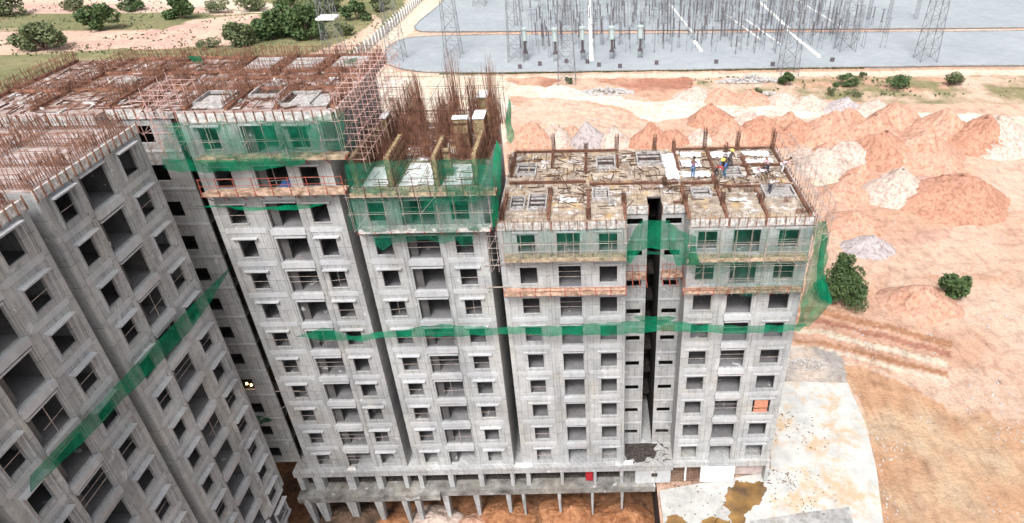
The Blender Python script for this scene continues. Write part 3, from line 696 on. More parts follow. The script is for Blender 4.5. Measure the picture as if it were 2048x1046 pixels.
# ---- near-left row of three towers that face the court
def side_tower(y, label, seed):
    t = empty('apartment_tower', (-27.4, y, 0), R(90)); tag(t, label, 'building', 'unfinished apartment towers')
    wing(t, 0, 9.7, DEP, -3, 9, (1.2,2.35), (4.0,5.7), (7.25,8.5), mat=M['conc'], seed=seed, hd=.42, bd=.26)
    deck(t, .02, 9.68, .02, 13.3, 10.745, 'rustdeck')
    edge_form(t, 0, 9.7, 0, 10.74)
    MB().box(.1, 9.6, 1, 13, -32.9, -28.3).build('basement', M['conc_warm'], t)
    return t
b5 = side_tower(-11.5, 'near left tower in steep view, its window face crossed by a slanting green net', 21)
cm = None
b6 = copy_tree(b5); b6.location.y = -22.0; b6['label'] = 'second tower of the near left row, cut by the photo\'s lower left corner'
b7 = copy_tree(b5); b7.location.y = -32.6; b7['label'] = 'end tower of the court-side row, in front of the second'
for ti, ty in enumerate((-11.5, -22.0, -32.6)):
    for j in range(4):
        y = ty+.4+j*2.9
        rebar_row('wall_rebar', '%s rebar row across the roof of the %s tower of the near left row' % (ORD[j], ORD[ti]), 'rebar rows on the near left roofs', (-40.5,y), (-27.7,y), Z3, 1.2, .2, .018, lean=.1, rows=3, seed=400+ti*7+j, hv=.5)
    for j, x in enumerate((-27.7, -32.5, -37.0)):
        rebar_row('wall_rebar', 'rebar row along the %s line of the %s near left roof' % (['court-side','middle','rear'][j], ORD[ti]), 'rebar rows on the near left roofs', (x,ty+.3), (x,ty+9.3), Z3, 1.3, .2, .018, lean=.1, rows=3, seed=440+ti*7+j, hv=.5)

# ---- podium under the towers
pod = empty('podium', (0,0,0)); tag(pod, 'two-level open podium of beams and tapering columns under the towers', 'podium')
def slab_edge(x0, x1, y0, y1, z0, z1, mat, name='slab'):
    return MB().box(x0, x1, y0, y1, z0, z1).build(name, M[mat], pod)
slab_edge(-27.0, 5.1, -.55, 13.4, -25.95, -25.205, 'conc_warm')
slab_edge(5.103, 9.97, -.55, 13.4, -25.95, -25.205, 'conc_warm')
slab_edge(9.973, 19.5, -.25, 13.4, -25.95, -25.205, 'conc')
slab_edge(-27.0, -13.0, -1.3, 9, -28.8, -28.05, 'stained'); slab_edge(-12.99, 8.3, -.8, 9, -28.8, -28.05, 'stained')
for x, t in [(-26.65,.5),(-24.93,.9),(-21.74,.75),(-18.93,.6),(-16.32,.4),(-14.84,.4),(-11.87,.5),(-8.9,.5),(-5.82,.35),(-4.25,.4),(-.92,.3),(2.32,.3),(4.96,.35),(8.3,.3),(19.3,.35)]:
    MB().box(x-t/2, x+t/2, -.35, .5, -28.048, -25.952).build('column', M['conc'], pod)
for x, t in [(-26.3,.7),(-25.0,1.0),(-22.0,1.0),(-19.3,.8),(-16.7,.55),(-15.4,.6),(-12.7,.65),(-9.6,.6),(-6.4,.5),(-4.9,.35),(-1.3,.35),(2.0,.3),(5.0,.3)]:
    m = MB(); y0 = -1.15 if x < -13 else -.7
    m.hexa([(x-t*.22,y0+.25,-33.2),(x+t*.22,y0+.25,-33.2),(x+t*.22,y0+.7,-33.2),(x-t*.22,y0+.7,-33.2),(x-t/2,y0,-28.802),(x+t/2,y0,-28.802),(x+t/2,y0+.8,-28.802),(x-t/2,y0+.8,-28.802)])
    m.build('column', M['conc'], pod)
slab_edge(-26.9, 5.0, .52, 8.0, -28.046, -28.0, 'dark', 'shade_floor_sheet')  # near-black sheet paints the shade inside the podium openings
# rooms under the upper slab, dark back walls carry their shade in the colour
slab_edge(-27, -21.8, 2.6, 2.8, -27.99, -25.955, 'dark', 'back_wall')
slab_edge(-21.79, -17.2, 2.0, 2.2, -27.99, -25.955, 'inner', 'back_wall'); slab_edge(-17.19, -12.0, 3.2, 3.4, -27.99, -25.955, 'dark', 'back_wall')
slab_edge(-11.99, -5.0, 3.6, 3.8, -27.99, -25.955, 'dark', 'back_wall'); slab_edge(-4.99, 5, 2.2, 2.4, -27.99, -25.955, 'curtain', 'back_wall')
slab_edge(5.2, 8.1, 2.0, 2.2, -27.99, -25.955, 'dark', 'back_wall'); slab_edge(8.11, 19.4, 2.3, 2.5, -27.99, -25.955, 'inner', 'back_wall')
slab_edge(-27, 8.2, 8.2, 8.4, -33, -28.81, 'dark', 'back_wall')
MB().box(6.3, 9.8, -.34, -.1, -28.04, -25.955).build('infill_wall', M['ledge'], pod)
MB().box(7.9, 8.5, -.37, -.343, -27.1, -26.6).build('opening_shade_panel', M['dark'], pod)  # dark panel paints a shaded opening onto the wall
MB().box(12.75, 16.1, -.34, -.1, -28.04, -25.955).build('infill_wall', M['white'], pod)
MB().box(16.15, 19.1, .5, .6, -28.04, -25.955).build('infill_wall', M['curtain'], pod)
m = MB()
for i in range(18): m.bar((9.9+i*.16, -.1, -28.2), (9.9+i*.16, -.1, -26.2), .015)
for i in range(8): m.bar((9.85, -.1, -28.1+i*.25), (12.7, -.1, -28.1+i*.25), .015)
m.build('mesh_grille', M['rebar_dark'], pod)
MB().box(11.2, 11.35, -.2, .2, -28.04, -25.955).build('column', M['white'], pod)
o = MB().box(-.35, .35, -.05, 0, -1.8, 0).build('red_curtain', M['cloth_red']); o.location = (1.75, -.05, -26.0); tag(o, 'dark red cloth hung in a podium opening', 'cloth')
m = MB(); m.v = [(x, y, -25.185) for x, y in [(5.3,.9),(5.5,.1),(6.1,.3),(6.4,-.2),(7.2,-.05),(7.5,.5),(8.2,.3),(8.5,1.0),(8.2,1.5),(8.7,2.1),(7.7,2.26),(5.4,2.26)]]; m.f = [tuple(range(12))]
m.build('dark_patch', M['dark'], pod)  # flat dark patch on the slab between the wings
rr = random.Random(77)
m = MB()
for i in range(45):
    x, y = rr.uniform(5.3, 9.8), rr.uniform(-.3, 2.1); a = rr.uniform(0, 3.14); l = rr.uniform(.1, .7); z = -25.19+rr.random()*.25
    m.bar((x, y, z), (x+math.cos(a)*l, min(2.2, y+math.sin(a)*l*.6), z+rr.uniform(-.03,.12)), rr.uniform(.015, .04))
o = m.build('debris', M['dark']); tag(o, 'dark building rubble strewn on the podium roof between the wings', 'rubble', kind='stuff')
# white sacks on the slab edge
for i, (x, z) in enumerate([(-21.3,-25.2),(-5.0,-25.2),(-4.2,-25.2),(5.6,-25.2)]):
    bm_ = MB(); bm_.hexa([(-.5,-.2,0),(.5,-.2,0),(.5,.25,0),(-.5,.25,0),(-.35,-.15,.28),(.4,-.12,.3),(.36,.2,.26),(-.3,.2,.3)])
    o = bm_.build('white_sack', M['white'] if i else M['alu']); o.location = (x, -.28, z+.003); md = o.modifiers.new('b', 'BEVEL'); md.width = .08; md.segments = 2
    tag(o, ['pale sack slumped on the podium edge below the tall tower','pale blue-white sack at the podium edge by the dark gap','white sack right of the dark gap on the podium edge','white bundle on the podium edge left of the rubble recess'][i], 'sack', 'sacks on the podium edge')

# ================================================================ NETS, PLATFORMS
def vnoise(x, y, s=0): return noise.noise(Vector((x, y, s*7.3)))
def net(label, pts_top, pts_bot, mat='net', n=40, m_=8, ruffle=.22, seed=0, name='safety_net', group='green safety nets', billow=.0):
    """cloth between two world-space polylines"""
    def samp(P, t):
        L = [0]
        for a, b in zip(P, P[1:]): L.append(L[-1]+(Vector(b)-Vector(a)).length)
        d = t*L[-1]
        for i in range(len(P)-1):
            if d <= L[i+1] or i == len(P)-2:
                f = 0 if L[i+1] == L[i] else min(1, (d-L[i])/(L[i+1]-L[i])); return Vector(P[i]).lerp(Vector(P[i+1]), f)
    mb = MB(); V = []
    for j in range(m_+1):
        for i in range(n+1):
            u, v = i/n, j/m_
            p = samp(pts_top, u).lerp(samp(pts_bot, u), v)
            q = vnoise(p.x*1.3+p.y*1.3, p.z*.5, seed)*ruffle; q2 = vnoise(p.x*.7+9, p.z*.9+p.y*.7, seed+3)*ruffle
            V.append(tuple(p+Vector((q2*.4, q-billow*math.sin(math.pi*v), q2*.7*(.2+v)))))
    mb.v = V
    for j in range(m_):
        for i in range(n): a = j*(n+1)+i; mb.f.append((a, a+1, a+n+2, a+n+1))
    o = mb.build(name, M[mat]); tag(o, label, 'safety net', group)
    for p in o.data.polygons: p.use_smooth = True
    return o
def P1(Y, *px): return [at(1, Y, x, y) for x, y in px]
# long catch net around the lower floors
net('long green catch net looped across three towers at half height',
    P1(-1.1, (592,674),(645,655),(700,672),(800,660),(880,648),(1000,656),(1080,651),(1130,652),(1200,647),(1250,642),(1330,640),(1400,650),(1480,652),(1545,650),(1612,648)),
    P1(-1.3, (592,674),(660,682),(740,681),(800,673),(880,674),(1000,668),(1080,671),(1160,672),(1250,668),(1310,663),(1400,664),(1480,668),(1545,664),(1598,662)), 'net', n=150, m_=4, ruffle=.2, seed=1)
net('loop of green net sagging into the dark core slot above the long catch net', P1(-.9, (1268,634),(1285,632),(1300,634),(1320,634),(1340,632),(1352,634)), P1(-1.0, (1268,636),(1285,645),(1300,652),(1320,652),(1340,643),(1352,635)), 'net', n=24, m_=4, seed=2)
# net wrapping the outer corner of the low tower
a = lambda Y, x, y: at(1, Y, x, y)
net('bright green net wrapped round the outer corner of the lowest tower',
    [a(-.6,1628,446), a(-.7,1624,490), a(-.8,1614,545), a(-.9,1606,600), a(-1.0,1592,652)],
    [a(1.2,1652,440), a(1.0,1658,486), a(.9,1646,545), a(.6,1664,604), a(-.4,1620,654)], 'net', n=40, m_=12, ruffle=.5, seed=3)
net('denser green fold hanging beside the large bush at the low tower corner',
    [a(.4,1644,470), a(.4,1634,520), a(.4,1634,560), a(.5,1640,600)], [a(1.1,1659,476), a(1.1,1648,524), a(1.1,1650,565), a(1.1,1664,604)], 'net_bright', n=24, m_=5, ruffle=.35, seed=4)
net('thin green net over the top-floor windows of the low tower beside the gap', P1(-.95, (1004,462),(1100,462),(1252,456)), P1(-1.0, (1012,520),(1130,517),(1252,518)), 'net_thin', n=60, m_=10, seed=5)
net('thin green net over the top-floor windows of the low tower on the worker wing', P1(-.95, (1378,456),(1500,458),(1622,456)), P1(-1.0, (1376,520),(1500,520),(1616,520)), 'net_thin', n=60, m_=10, seed=6)
net('thin green net hanging one floor lower on the worker wing', P1(-1.15, (1372,523),(1500,525),(1616,523)), P1(-1.2, (1390,560),(1470,592),(1606,585)), 'net_thin', n=50, m_=10, ruffle=.3, seed=7)
net('dense green net across the recess between the two wings', P1(-.5, (1284,442),(1300,440),(1326,439),(1338,441)), P1(-.7, (1280,500),(1300,497),(1326,498),(1340,502)), 'net', n=24, m_=10, ruffle=.3, seed=8)
net('second green net gathered from the gap-side wing to the recess', P1(-.8, (1250,486),(1262,470),(1284,442)), P1(-.95, (1248,516),(1262,524),(1282,501)), 'net', n=24, m_=8, seed=9, ruffle=.6)
net('green net gathered from the recess to the worker wing', P1(-.8, (1338,441),(1358,462),(1392,476)), P1(-.95, (1338,502),(1352,530),(1396,528)), 'net', n=24, m_=8, seed=10, ruffle=.6)
net('thin green net hem trailing below the recess net', P1(-.7, (1256,518),(1300,500),(1372,520)), P1(-.9, (1240,540),(1290,508),(1380,532)), 'net_thin', n=30, m_=5, seed=27, ruffle=.5)
# middle tower
net('green net railing along the middle tower deck edge', P1(-.9, (690,328),(760,322),(830,318),(920,320),(984,318)), P1(-1.0, (704,392),(800,392),(900,402),(990,392)), 'net_mid', n=60, m_=12, ruffle=.3, seed=11)
net('denser green net gathered over the right windows below the middle deck', P1(-1.15, (870,340),(920,332),(990,330)), P1(-1.15, (868,402),(930,412),(985,400)), 'net_mid', n=24, m_=8, ruffle=.5, seed=12)
net('green net covering the top window floor of the middle tower', P1(-1.0, (704,398),(800,396),(900,398),(990,396)), P1(-1.1, (712,464),(800,462),(900,464),(978,460)), 'net_mid', n=60, m_=12, ruffle=.3, seed=13)
net('ragged green net hem hanging over the first bare window floor of the middle tower', P1(-.75, (744,468),(800,466),(880,466),(948,464)), P1(-.8, (752,488),(765,500),(790,486),(850,480),(880,488),(912,480),(930,500),(948,480)), 'net_mid', n=48, m_=5, seed=14)
net('vertical green net bundle standing tall at the corner of the middle tower', [a(.5,990,280), a(.5,1001,300), a(.3,1000,380), a(.2,998,450)], [a(.2,983,330), a(.2,983,370), a(.1,984,410), a(0,986,452)], 'net_bright', n=30, m_=6, ruffle=.5, seed=15)
net('green net bundle at the rear corner of the middle tower', [a(9,1017,190), a(9,1022,220), a(9,1026,250), a(8.5,1030,275)], [a(8.6,1012,235), a(8.6,1011,255), a(8.6,1014,275), a(8.3,1020,290)], 'net_bright', n=24, m_=5, ruffle=.4, seed=16)
# tall tower
net('green net curtain round the top window floor of the tall tower', P1(-1.1, (324,246),(365,246),(480,242),(600,240),(690,222)), P1(-1.2, (324,330),(400,316),(480,320),(600,318),(690,300)), 'net_mid', n=70, m_=12, ruffle=.35, seed=17)
net('darker green net patch over the upper middle windows of the tall tower', P1(-1.25, (505,246),(560,244),(640,250)), P1(-1.25, (520,300),(570,304),(640,300)), 'net_mid', n=24, m_=8, ruffle=.4, seed=18)
net('green net hem folded under the top platform of the tall tower', P1(-1.3, (326,318),(420,320),(520,318),(610,316)), P1(-1.3, (326,338),(420,345),(520,340),(610,325)), 'net', n=50, m_=4, seed=19)
net('narrow green net strip sagging below the lower platform of the tall tower', P1(-1.3, (392,411),(450,411),(520,415),(590,409),(650,408)), P1(-1.3, (392,412),(450,416),(515,424),(590,419),(650,409)), 'net_bright', n=50, m_=3, seed=20)
net('upright green net panel by the rear corner of the tall tower', [a(11,688,120), a(11,712,116)], [a(11,694,192), a(11,716,184)], 'net', n=10, m_=10, ruffle=.4, seed=21)
net('tall green net panel down the scaffold flank of the tall tower', [a(2,672,205), a(4,700,200)], [a(1,690,318), a(3,722,300)], 'net_mid', n=12, m_=14, ruffle=.5, seed=22)
net('faded green net between the tall and the middle tower', [a(-.6,686,322), a(-.6,706,322)], [a(-.6,700,460), a(-.6,718,458)], 'net_mid', n=8, m_=14, ruffle=.4, seed=23)
net('small green net scrap on the far roof edge of the tall tower', [at(2,12,375,112), at(2,12,400,112)], [at(2,11,385,128), at(2,11,408,126)], 'net_bright', n=10, m_=6, ruffle=.3, seed=24)
# near tower: slanting net on its court face
def P0(X, *px): return [at(0, X, x, y) for x, y in px]
net('green net slanting across the court face of the near tower', P0(-26.7, (462,533),(420,572),(370,625),(324,672),(200,805),(60,950)), P0(-26.6, (452,552),(425,600),(375,668),(324,720),(200,850),(60,990)), 'net', n=70, m_=6, ruffle=.3, seed=25)
net('small green net scrap on the link wall window low down', P1(.85, (512,832),(540,836)), P1(.85, (520,850),(545,842)), 'net', n=8, m_=5, seed=26)

def platform(label, pts, Y, wdt=.9, mat='plank', posts=True, ph=1.05, seed=0, pm='redpipe', sp=1.15, rise=0):
    """outrigger platform: boards, brackets and guard posts"""
    rr = random.Random(seed); p0, p1 = pts; L = p1[0]-p0[0]; z0, z1 = p0[2], p1[2]
    root = empty('work_platform', (p0[0], 0, z0)); tag(root, label, 'platform', 'outrigger platforms')
    b = MB(); n = int(L/2.4)+1
    for i in range(n):
        for j in range(3):
            a_, c_ = L*i/n, L*(i+1)/n-.02; za = (z1-z0)*i/n+rr.uniform(-.03,.03); y = -Y-wdt+.02+j*wdt/3
            b.hexa([(a_,y,za),(c_,y,za),(c_,y+wdt/3-.02,za),(a_,y+wdt/3-.02,za),(a_,y,za+.05),(c_,y,za+.05),(c_,y+wdt/3-.02,za+.05),(a_,y+wdt/3-.02,za+.05)])
    b.box(0, L, -Y-wdt-.05, -Y-wdt+.0, -.12, .22)
    b.build('plank_boards', M[mat], root)
    n = int(L/sp)
    for i in range(n+1):
        x = L*i/n; z = (z1-z0)*i/n
        q = MB().bar((x, -Y, z-.9), (x, -Y-wdt-.08, z-.03), .035).bar((x, -.05, z-.06), (x, -Y-wdt-.2, z-.06), .04)
        if posts: q.bar((x, -Y-wdt-.1, z-.1), (x+rr.gauss(0,.04), -Y-wdt-.12, z+ph), .03)
        q.build('post', M[pm], root)
    if posts:
        q = MB().bar((0, -Y-wdt-.1, ph*.55), (L, -Y-wdt-.1, z1-z0+ph*.55), .02).bar((0, -Y-wdt-.1, ph*.95), (L, -Y-wdt-.1, z1-z0+ph*.95), .02)
        q.build('rail', M[pm], root)
    return root
def PX(x0, y0, x1, y1, Y=-1.1):
    return [tuple(at(1, Y, x0, y0)), tuple(at(1, Y, x1, y1))]
platform('upper timber platform under the green net of the tall tower', PX(392,322,690,315), .1, seed=1, posts=False, sp=1.3)
platform('lower platform with red guard posts on the tall tower', PX(404,392,690,384), .1, mat='plank_red', seed=2, ph=1.3)
platform('weathered platform at the middle tower deck edge', PX(698,394,992,388), .1, seed=3, ph=1.4, pm='rebar_dark')
platform('platform dusted white below the netted floor of the middle tower', PX(716,466,980,461), .1, mat='alu', seed=4, posts=False)
platform('timber platform under the top windows of the low tower beside the gap', PX(1008,524,1252,520), .1, seed=5, posts=True, pm='tube', ph=1.6)
platform('timber platform under the top windows of the worker wing', PX(1374,524,1618,522), .1, seed=6, posts=True, pm='tube', ph=1.6)
platform('rust-stained platform one floor lower on the low tower beside the gap', PX(1010,592,1252,588), .1, mat='plank_red', seed=7, ph=.7)
platform('rust-stained platform one floor lower on the worker wing', PX(1368,590,1606,586), .1, mat='plank_red', seed=8, ph=.5, wdt=.7)
platform('short red platform across the recess wall next to the slot', [(5.2,0,-4.3),(6.9,0,-4.3)], -2.1, mat='plank_red', seed=9, ph=1.3, wdt=.8, sp=.55)
platform('short red platform on the recess wall beyond the slot', [(8.2,0,-4.2),(9.9,0,-4.2)], -2.1, mat='plank_red', seed=10, ph=1.3, wdt=.8, sp=.55)
# tube grid in front of netted floors
for i, (x0, y0, x1, y1, h, l) in enumerate([(1010,520,1252,518,2.9,'thin tube grid before the netted top floor beside the gap'),(1376,520,1618,520,2.9,'thin tube grid before the netted top floor of the worker wing'),(400,318,690,312,2.6,'thin tube grid before the netted top floor of the tall tower'),(712,460,985,456,2.8,'thin tube grid before the netted floor of the middle tower'),(1372,588,1610,586,2.7,'thin tube grid one floor down on the worker wing')]):
    p, q = PX(x0, y0, x1, y1, -.85)
    scaffold('scaffold', l, p[0], q[0], -1.15, -.85, p[2], p[2]+h, 1.25, .3, 1.3, M['tube'], r=.02, seed=60+i, brace=.12)
# gap catch shelves
scaffold('scaffold', 'small scaffold frame bridging the dark gap beside the low tower', -5.35, -4.75, -.6, .4, -2.2, 1.0, .6, 1.0, 1.1, M['tube'], seed=33)
for i, (y, z) in enumerate([(-.1, -4.0), (-.1, -1.9)]):
    o = MB().bar((-6.0, y, z), (-4.0, y, z), .05).build('outrigger_pole', M['tube']); tag(o, 'thin pole spanning the dark gap, %s of two' % ('lower','upper')[i], 'pole', 'poles across the gap')
o = MB().bar(at(1,-1.2,505,848), at(1,-1.2,640,775), .025).build('wire_rope', M['tube']); tag(o, 'pale rope slung from the near tower to the tall tower', 'rope')
o = MB().bar(at(1,-.4,512,783), at(1,-.4,600,782), .025).build('wire_rope', M['tube']); tag(o, 'level rope across the dark gap by the tall tower', 'rope')

# ================================================================ GROUND
GZ = -28.5
def G(x, y, z=GZ):
    p = at(2, z, x, y); return (p.x, p.y)
def fbm(x, y, s, o=4, seed=0):
    """value noise on numpy arrays"""
    out = np.zeros_like(x); amp = 1; tot = 0
    for i in range(o):
        f = s*2**i; X = x*f+seed*17.3+i*5.1; Y = y*f+seed*9.7
        xi = np.floor(X); yi = np.floor(Y); u = X-xi; v = Y-yi; u = u*u*(3-2*u); v = v*v*(3-2*v)
        h = lambda a, b: (np.sin(a*127.1+b*311.7+seed*3.3)*43758.5453) % 1
        n = (h(xi,yi)*(1-u)+h(xi+1,yi)*u)*(1-v)+(h(xi,yi+1)*(1-u)+h(xi+1,yi+1)*u)*v
        out += amp*(n-.5); tot += amp; amp *= .55
    return out/tot*2
def inpoly(x, y, poly):
    r = np.zeros(x.shape, bool); n = len(poly)
    for i in range(n):
        x1, y1 = poly[i]; x2, y2 = poly[(i+1) % n]
        if y1 == y2: continue
        c = ((y1 > y) != (y2 > y)) & (x < (x2-x1)*(y-y1)/(y2-y1)+x1); r ^= c
    return r
gx = np.concatenate([np.linspace(-1500,-150,40,endpoint=False), np.arange(-150,-12,.8), np.arange(-12,72,.33), np.arange(72,150,.8), np.linspace(150,1700,40)])
gy = np.concatenate([np.arange(-70,10,2.), np.arange(10,130,.4), np.arange(130,245,.8), np.linspace(245,2600,50)])
GX, GY = np.meshgrid(gx, gy)
jx = GX+fbm(GX, GY, .16, 4, 1)*2.2; jy = GY+fbm(GX, GY, .16, 4, 2)*2.6
col = np.zeros(GX.shape+(3,))
CREAM = (.66,.57,.46); PEACH = (.64,.46,.36); PINK = (.57,.37,.31); OR = (.56,.35,.25); RED = (.40,.19,.13); GREEN = (.17,.18,.085); OLIVE = (.26,.235,.125); WHITE = (.70,.65,.57); GREY = (.40,.37,.35); DOR = (.42,.22,.13)
col[:] = PEACH
t = np.clip(fbm(GX, GY, .045, 4, 5)*1.3+.5, 0, 1)[..., None]
col = np.array(PEACH)*t+np.array(OR)*(1-t)
def zone(px, c, jit=1., world=False, c2=None, sc=.1):
    poly = px if world else [G(*p) for p in px]
    mk = inpoly(GX*(1-jit)+jx*jit, GY*(1-jit)+jy*jit, poly)
    if c2 is None: col[mk] = c
    else:
        tt = np.clip(fbm(GX, GY, sc, 4, 8)*1.8+.5, 0, 1)[..., None]; cc = np.array(c)*tt+np.array(c2)*(1-tt); col[mk] = cc[mk]
# far side beyond the yards: scrub country
mk = (jy > 320); tt = np.clip(fbm(GX, GY, .01, 5, 9)*2+.5, 0, 1)[..., None]; col[mk] = (np.array(OLIVE)*tt+np.array(PEACH)*(1-tt))[mk]
# left scrub
zone([(-2500,-200),(860,-60),(780,50),(720,108),(690,140),(600,200),(-2500,260)], GREEN, 1, c2=OLIVE, sc=.06)
zone([(-800,-100),(340,-30),(560,10),(650,20),(450,30),(324,22),(0,30),(-800,40)], PINK, 1, c2=CREAM)
zone([(-600,60),(324,62),(400,38),(520,28),(545,52),(500,72),(460,92),(324,98),(0,110),(-600,130)], PINK, 1.6, c2=PEACH)
zone([(600,112),(650,96),(700,78),(745,45),(735,30),(742,28),(765,45),(745,75),(700,100),(640,118)], PEACH, .5)
zone([(420,200),(324,190),(324,110),(420,106)], OLIVE, 1)
# roads
zone([(700,150),(712,128),(722,108),(778,58),(850,-20),(905,-20),(850,45),(800,80),(765,100),(760,122),(790,146),(1000,152),(1727,142),(2300,136),(2300,150),(1727,152),(1200,158),(1100,156),(1010,162),(690,160)], CREAM, .25)
zone([(690,158),(1030,162),(1110,172),(1180,190),(1290,202),(1400,196),(1560,205),(1727,218),(2100,235),(2100,262),(1727,250),(1640,240),(1500,228),(1400,232),(1300,243),(1265,225),(1150,200),(1030,190),(1012,240),(1000,300),(690,300)], WHITE, 1, c2=CREAM)
zone([(1010,156),(1060,152),(1120,160),(1100,172),(1030,172)], RED, 1, c2=OR)
zone([(1180,160),(1380,158),(1380,185),(1350,198),(1300,198),(1260,185)], OR, 1, c2=RED)
zone([(1380,158),(1727,154),(2200,150),(2200,210),(1727,205),(1560,192),(1400,188)], PEACH, 1, c2=OLIVE, sc=.15)
zone([(1560,158),(1727,158),(1900,156),(1900,185),(1727,180),(1600,172)], OR, 1, c2=OLIVE, sc=.2)
# orange works ground right of the low tower
zone([(1020,190),(1150,205),(1270,232),(1330,262),(1290,300),(1020,300)], PEACH, 1, c2=OR, sc=.08)
zone([(1580,560),(1740,540),(2200,560),(2200,760),(1727,740),(1580,690)], OR, 1, c2=PEACH, sc=.12)
for i, (y0, y1, c) in enumerate([(612,622,DOR),(633,640,RED),(655,663,CREAM),(676,682,DOR),(690,696,CREAM)]):
    zone([(1560,y0),(1640,y0+2),(1720,y0+24),(1900,y0+70),(1900,y1+76),(1720,y1+26),(1640,y1+4),(1560,y1)], c, .35)
zone([(1560,700),(1640,690),(1690,705),(1695,770),(1560,775)], GREY, 1, c2=(.62,.52,.44), sc=.3)
zone([(1690,740),(1760,750),(2200,900),(2200,1200),(1727,1200),(1700,1000),(1735,930),(1720,850)], (.56,.42,.29), 1, c2=(.52,.31,.19), sc=.2)
zone([(1640,250),(1780,258),(1900,300),(1900,480),(1727,500),(1640,420)], PINK, 1, c2=OR, sc=.1)
zone([(1620,340),(1700,345),(1760,375),(1727,385),(1640,370)], CREAM, 1)
z = GZ+fbm(GX, GY, .05, 4, 3)*.25*np.clip((GY-14)/20, 0, 1)
z += fbm(GX, GY, .35, 4, 6)*.16*np.clip((GY-14)/10, 0, 1)*(GY < 135)*(GY > 14)
def rut(px, dark=.8, w_=.28):
    """a pair of wheel ruts pressed into the soil along a line"""
    global col, z
    P = [Vector((*G(*q), 0)) for q in px]
    D = np.full(GX.shape, 1e9)
    jx2 = GX+fbm(GX, GY, .12, 2, 14)*.9; jy2 = GY+fbm(GX, GY, .12, 2, 15)*.9
    for a_, b_ in zip(P, P[1:]):
        vx, vy = b_.x-a_.x, b_.y-a_.y; L2 = vx*vx+vy*vy+1e-9
        t_ = np.clip(((jx2-a_.x)*vx+(jy2-a_.y)*vy)/L2, 0, 1); D = np.minimum(D, np.hypot(jx2-a_.x-t_*vx, jy2-a_.y-t_*vy))
    k_ = np.clip(1-np.abs(D-1.05)/w_, 0, 1)*np.clip(fbm(GX, GY, .2, 2, 16)*2+.8, .2, 1)
    col = col*(1-k_[..., None]*(1-dark)*np.array([.8, 1., 1.1])); z = z-.09*k_+.04*np.clip(1-np.abs(D-1.6)/.3, 0, 1)
for r_ in ([(1015,232),(1100,228),(1200,240),(1300,262),(1390,285)],[(1020,205),(1140,212),(1250,232),(1340,262)],[(1020,250),(1120,245),(1230,262)],[(1030,192),(1180,200),(1300,214),(1500,222),(1700,240)],[(1030,185),(1180,190),(1300,208),(1480,214),(1727,232),(1950,250)],
           [(1270,225),(1400,215),(1600,225),(1727,238)],[(1590,640),(1650,636),(1727,672),(1900,760)],[(1590,618),(1680,632),(1780,668),(1950,740)],[(1600,666),(1660,660),(1727,690),(1850,780)],[(1660,640),(1727,640),(1850,640),(2040,600)],
           [(1700,760),(1727,840),(1760,950),(1780,1046)],[(1727,700),(1760,800),(1830,950),(1860,1060)],[(1760,520),(1850,560),(2000,700)],[(700,170),(850,190),(1010,200)],[(740,152),(900,154),(1300,152),(1727,146)],[(1800,500),(1780,600),(1760,760)]): rut(r_, .78)
z -= np.clip((GY-330)/400, 0, 1)*0
keep = ~((GX < 8.45) & (GY < 13.3) & (GX > -46))
idx = -np.ones(GX.shape, int); idx[keep] = np.arange(keep.sum())
ny_, nx_ = GX.shape
a_ = idx[:-1,:-1].ravel(); b_ = idx[:-1,1:].ravel(); c_ = idx[1:,1:].ravel(); d_ = idx[1:,:-1].ravel()
ok = (a_ >= 0) & (b_ >= 0) & (c_ >= 0) & (d_ >= 0)
F_ = np.stack([a_[ok], b_[ok], c_[ok], d_[ok]], 1).astype(np.int32); V_ = np.stack([GX[keep], GY[keep], z[keep]], 1).astype(np.float32)
me = bpy.data.meshes.new('ground'); me.vertices.add(len(V_)); me.vertices.foreach_set('co', V_.ravel())
me.loops.add(len(F_)*4); me.loops.foreach_set('vertex_index', F_.ravel()); me.polygons.add(len(F_))
me.polygons.foreach_set('loop_start', np.arange(0, len(F_)*4, 4, dtype=np.int32)); me.update(calc_edges=True)
ca = me.color_attributes.new('soil', 'FLOAT_COLOR', 'POINT')
ca.data.foreach_set('color', np.concatenate([col[keep], np.ones((keep.sum(), 1))], 1).astype(np.float32).ravel())
me.polygons.foreach_set('use_smooth', np.ones(len(F_), bool)); me.materials.append(M['ground'])
o = bpy.data.objects.new('ground', me); COL.objects.link(o); tag(o, 'orange and cream earth around the site', 'ground', kind='structure')

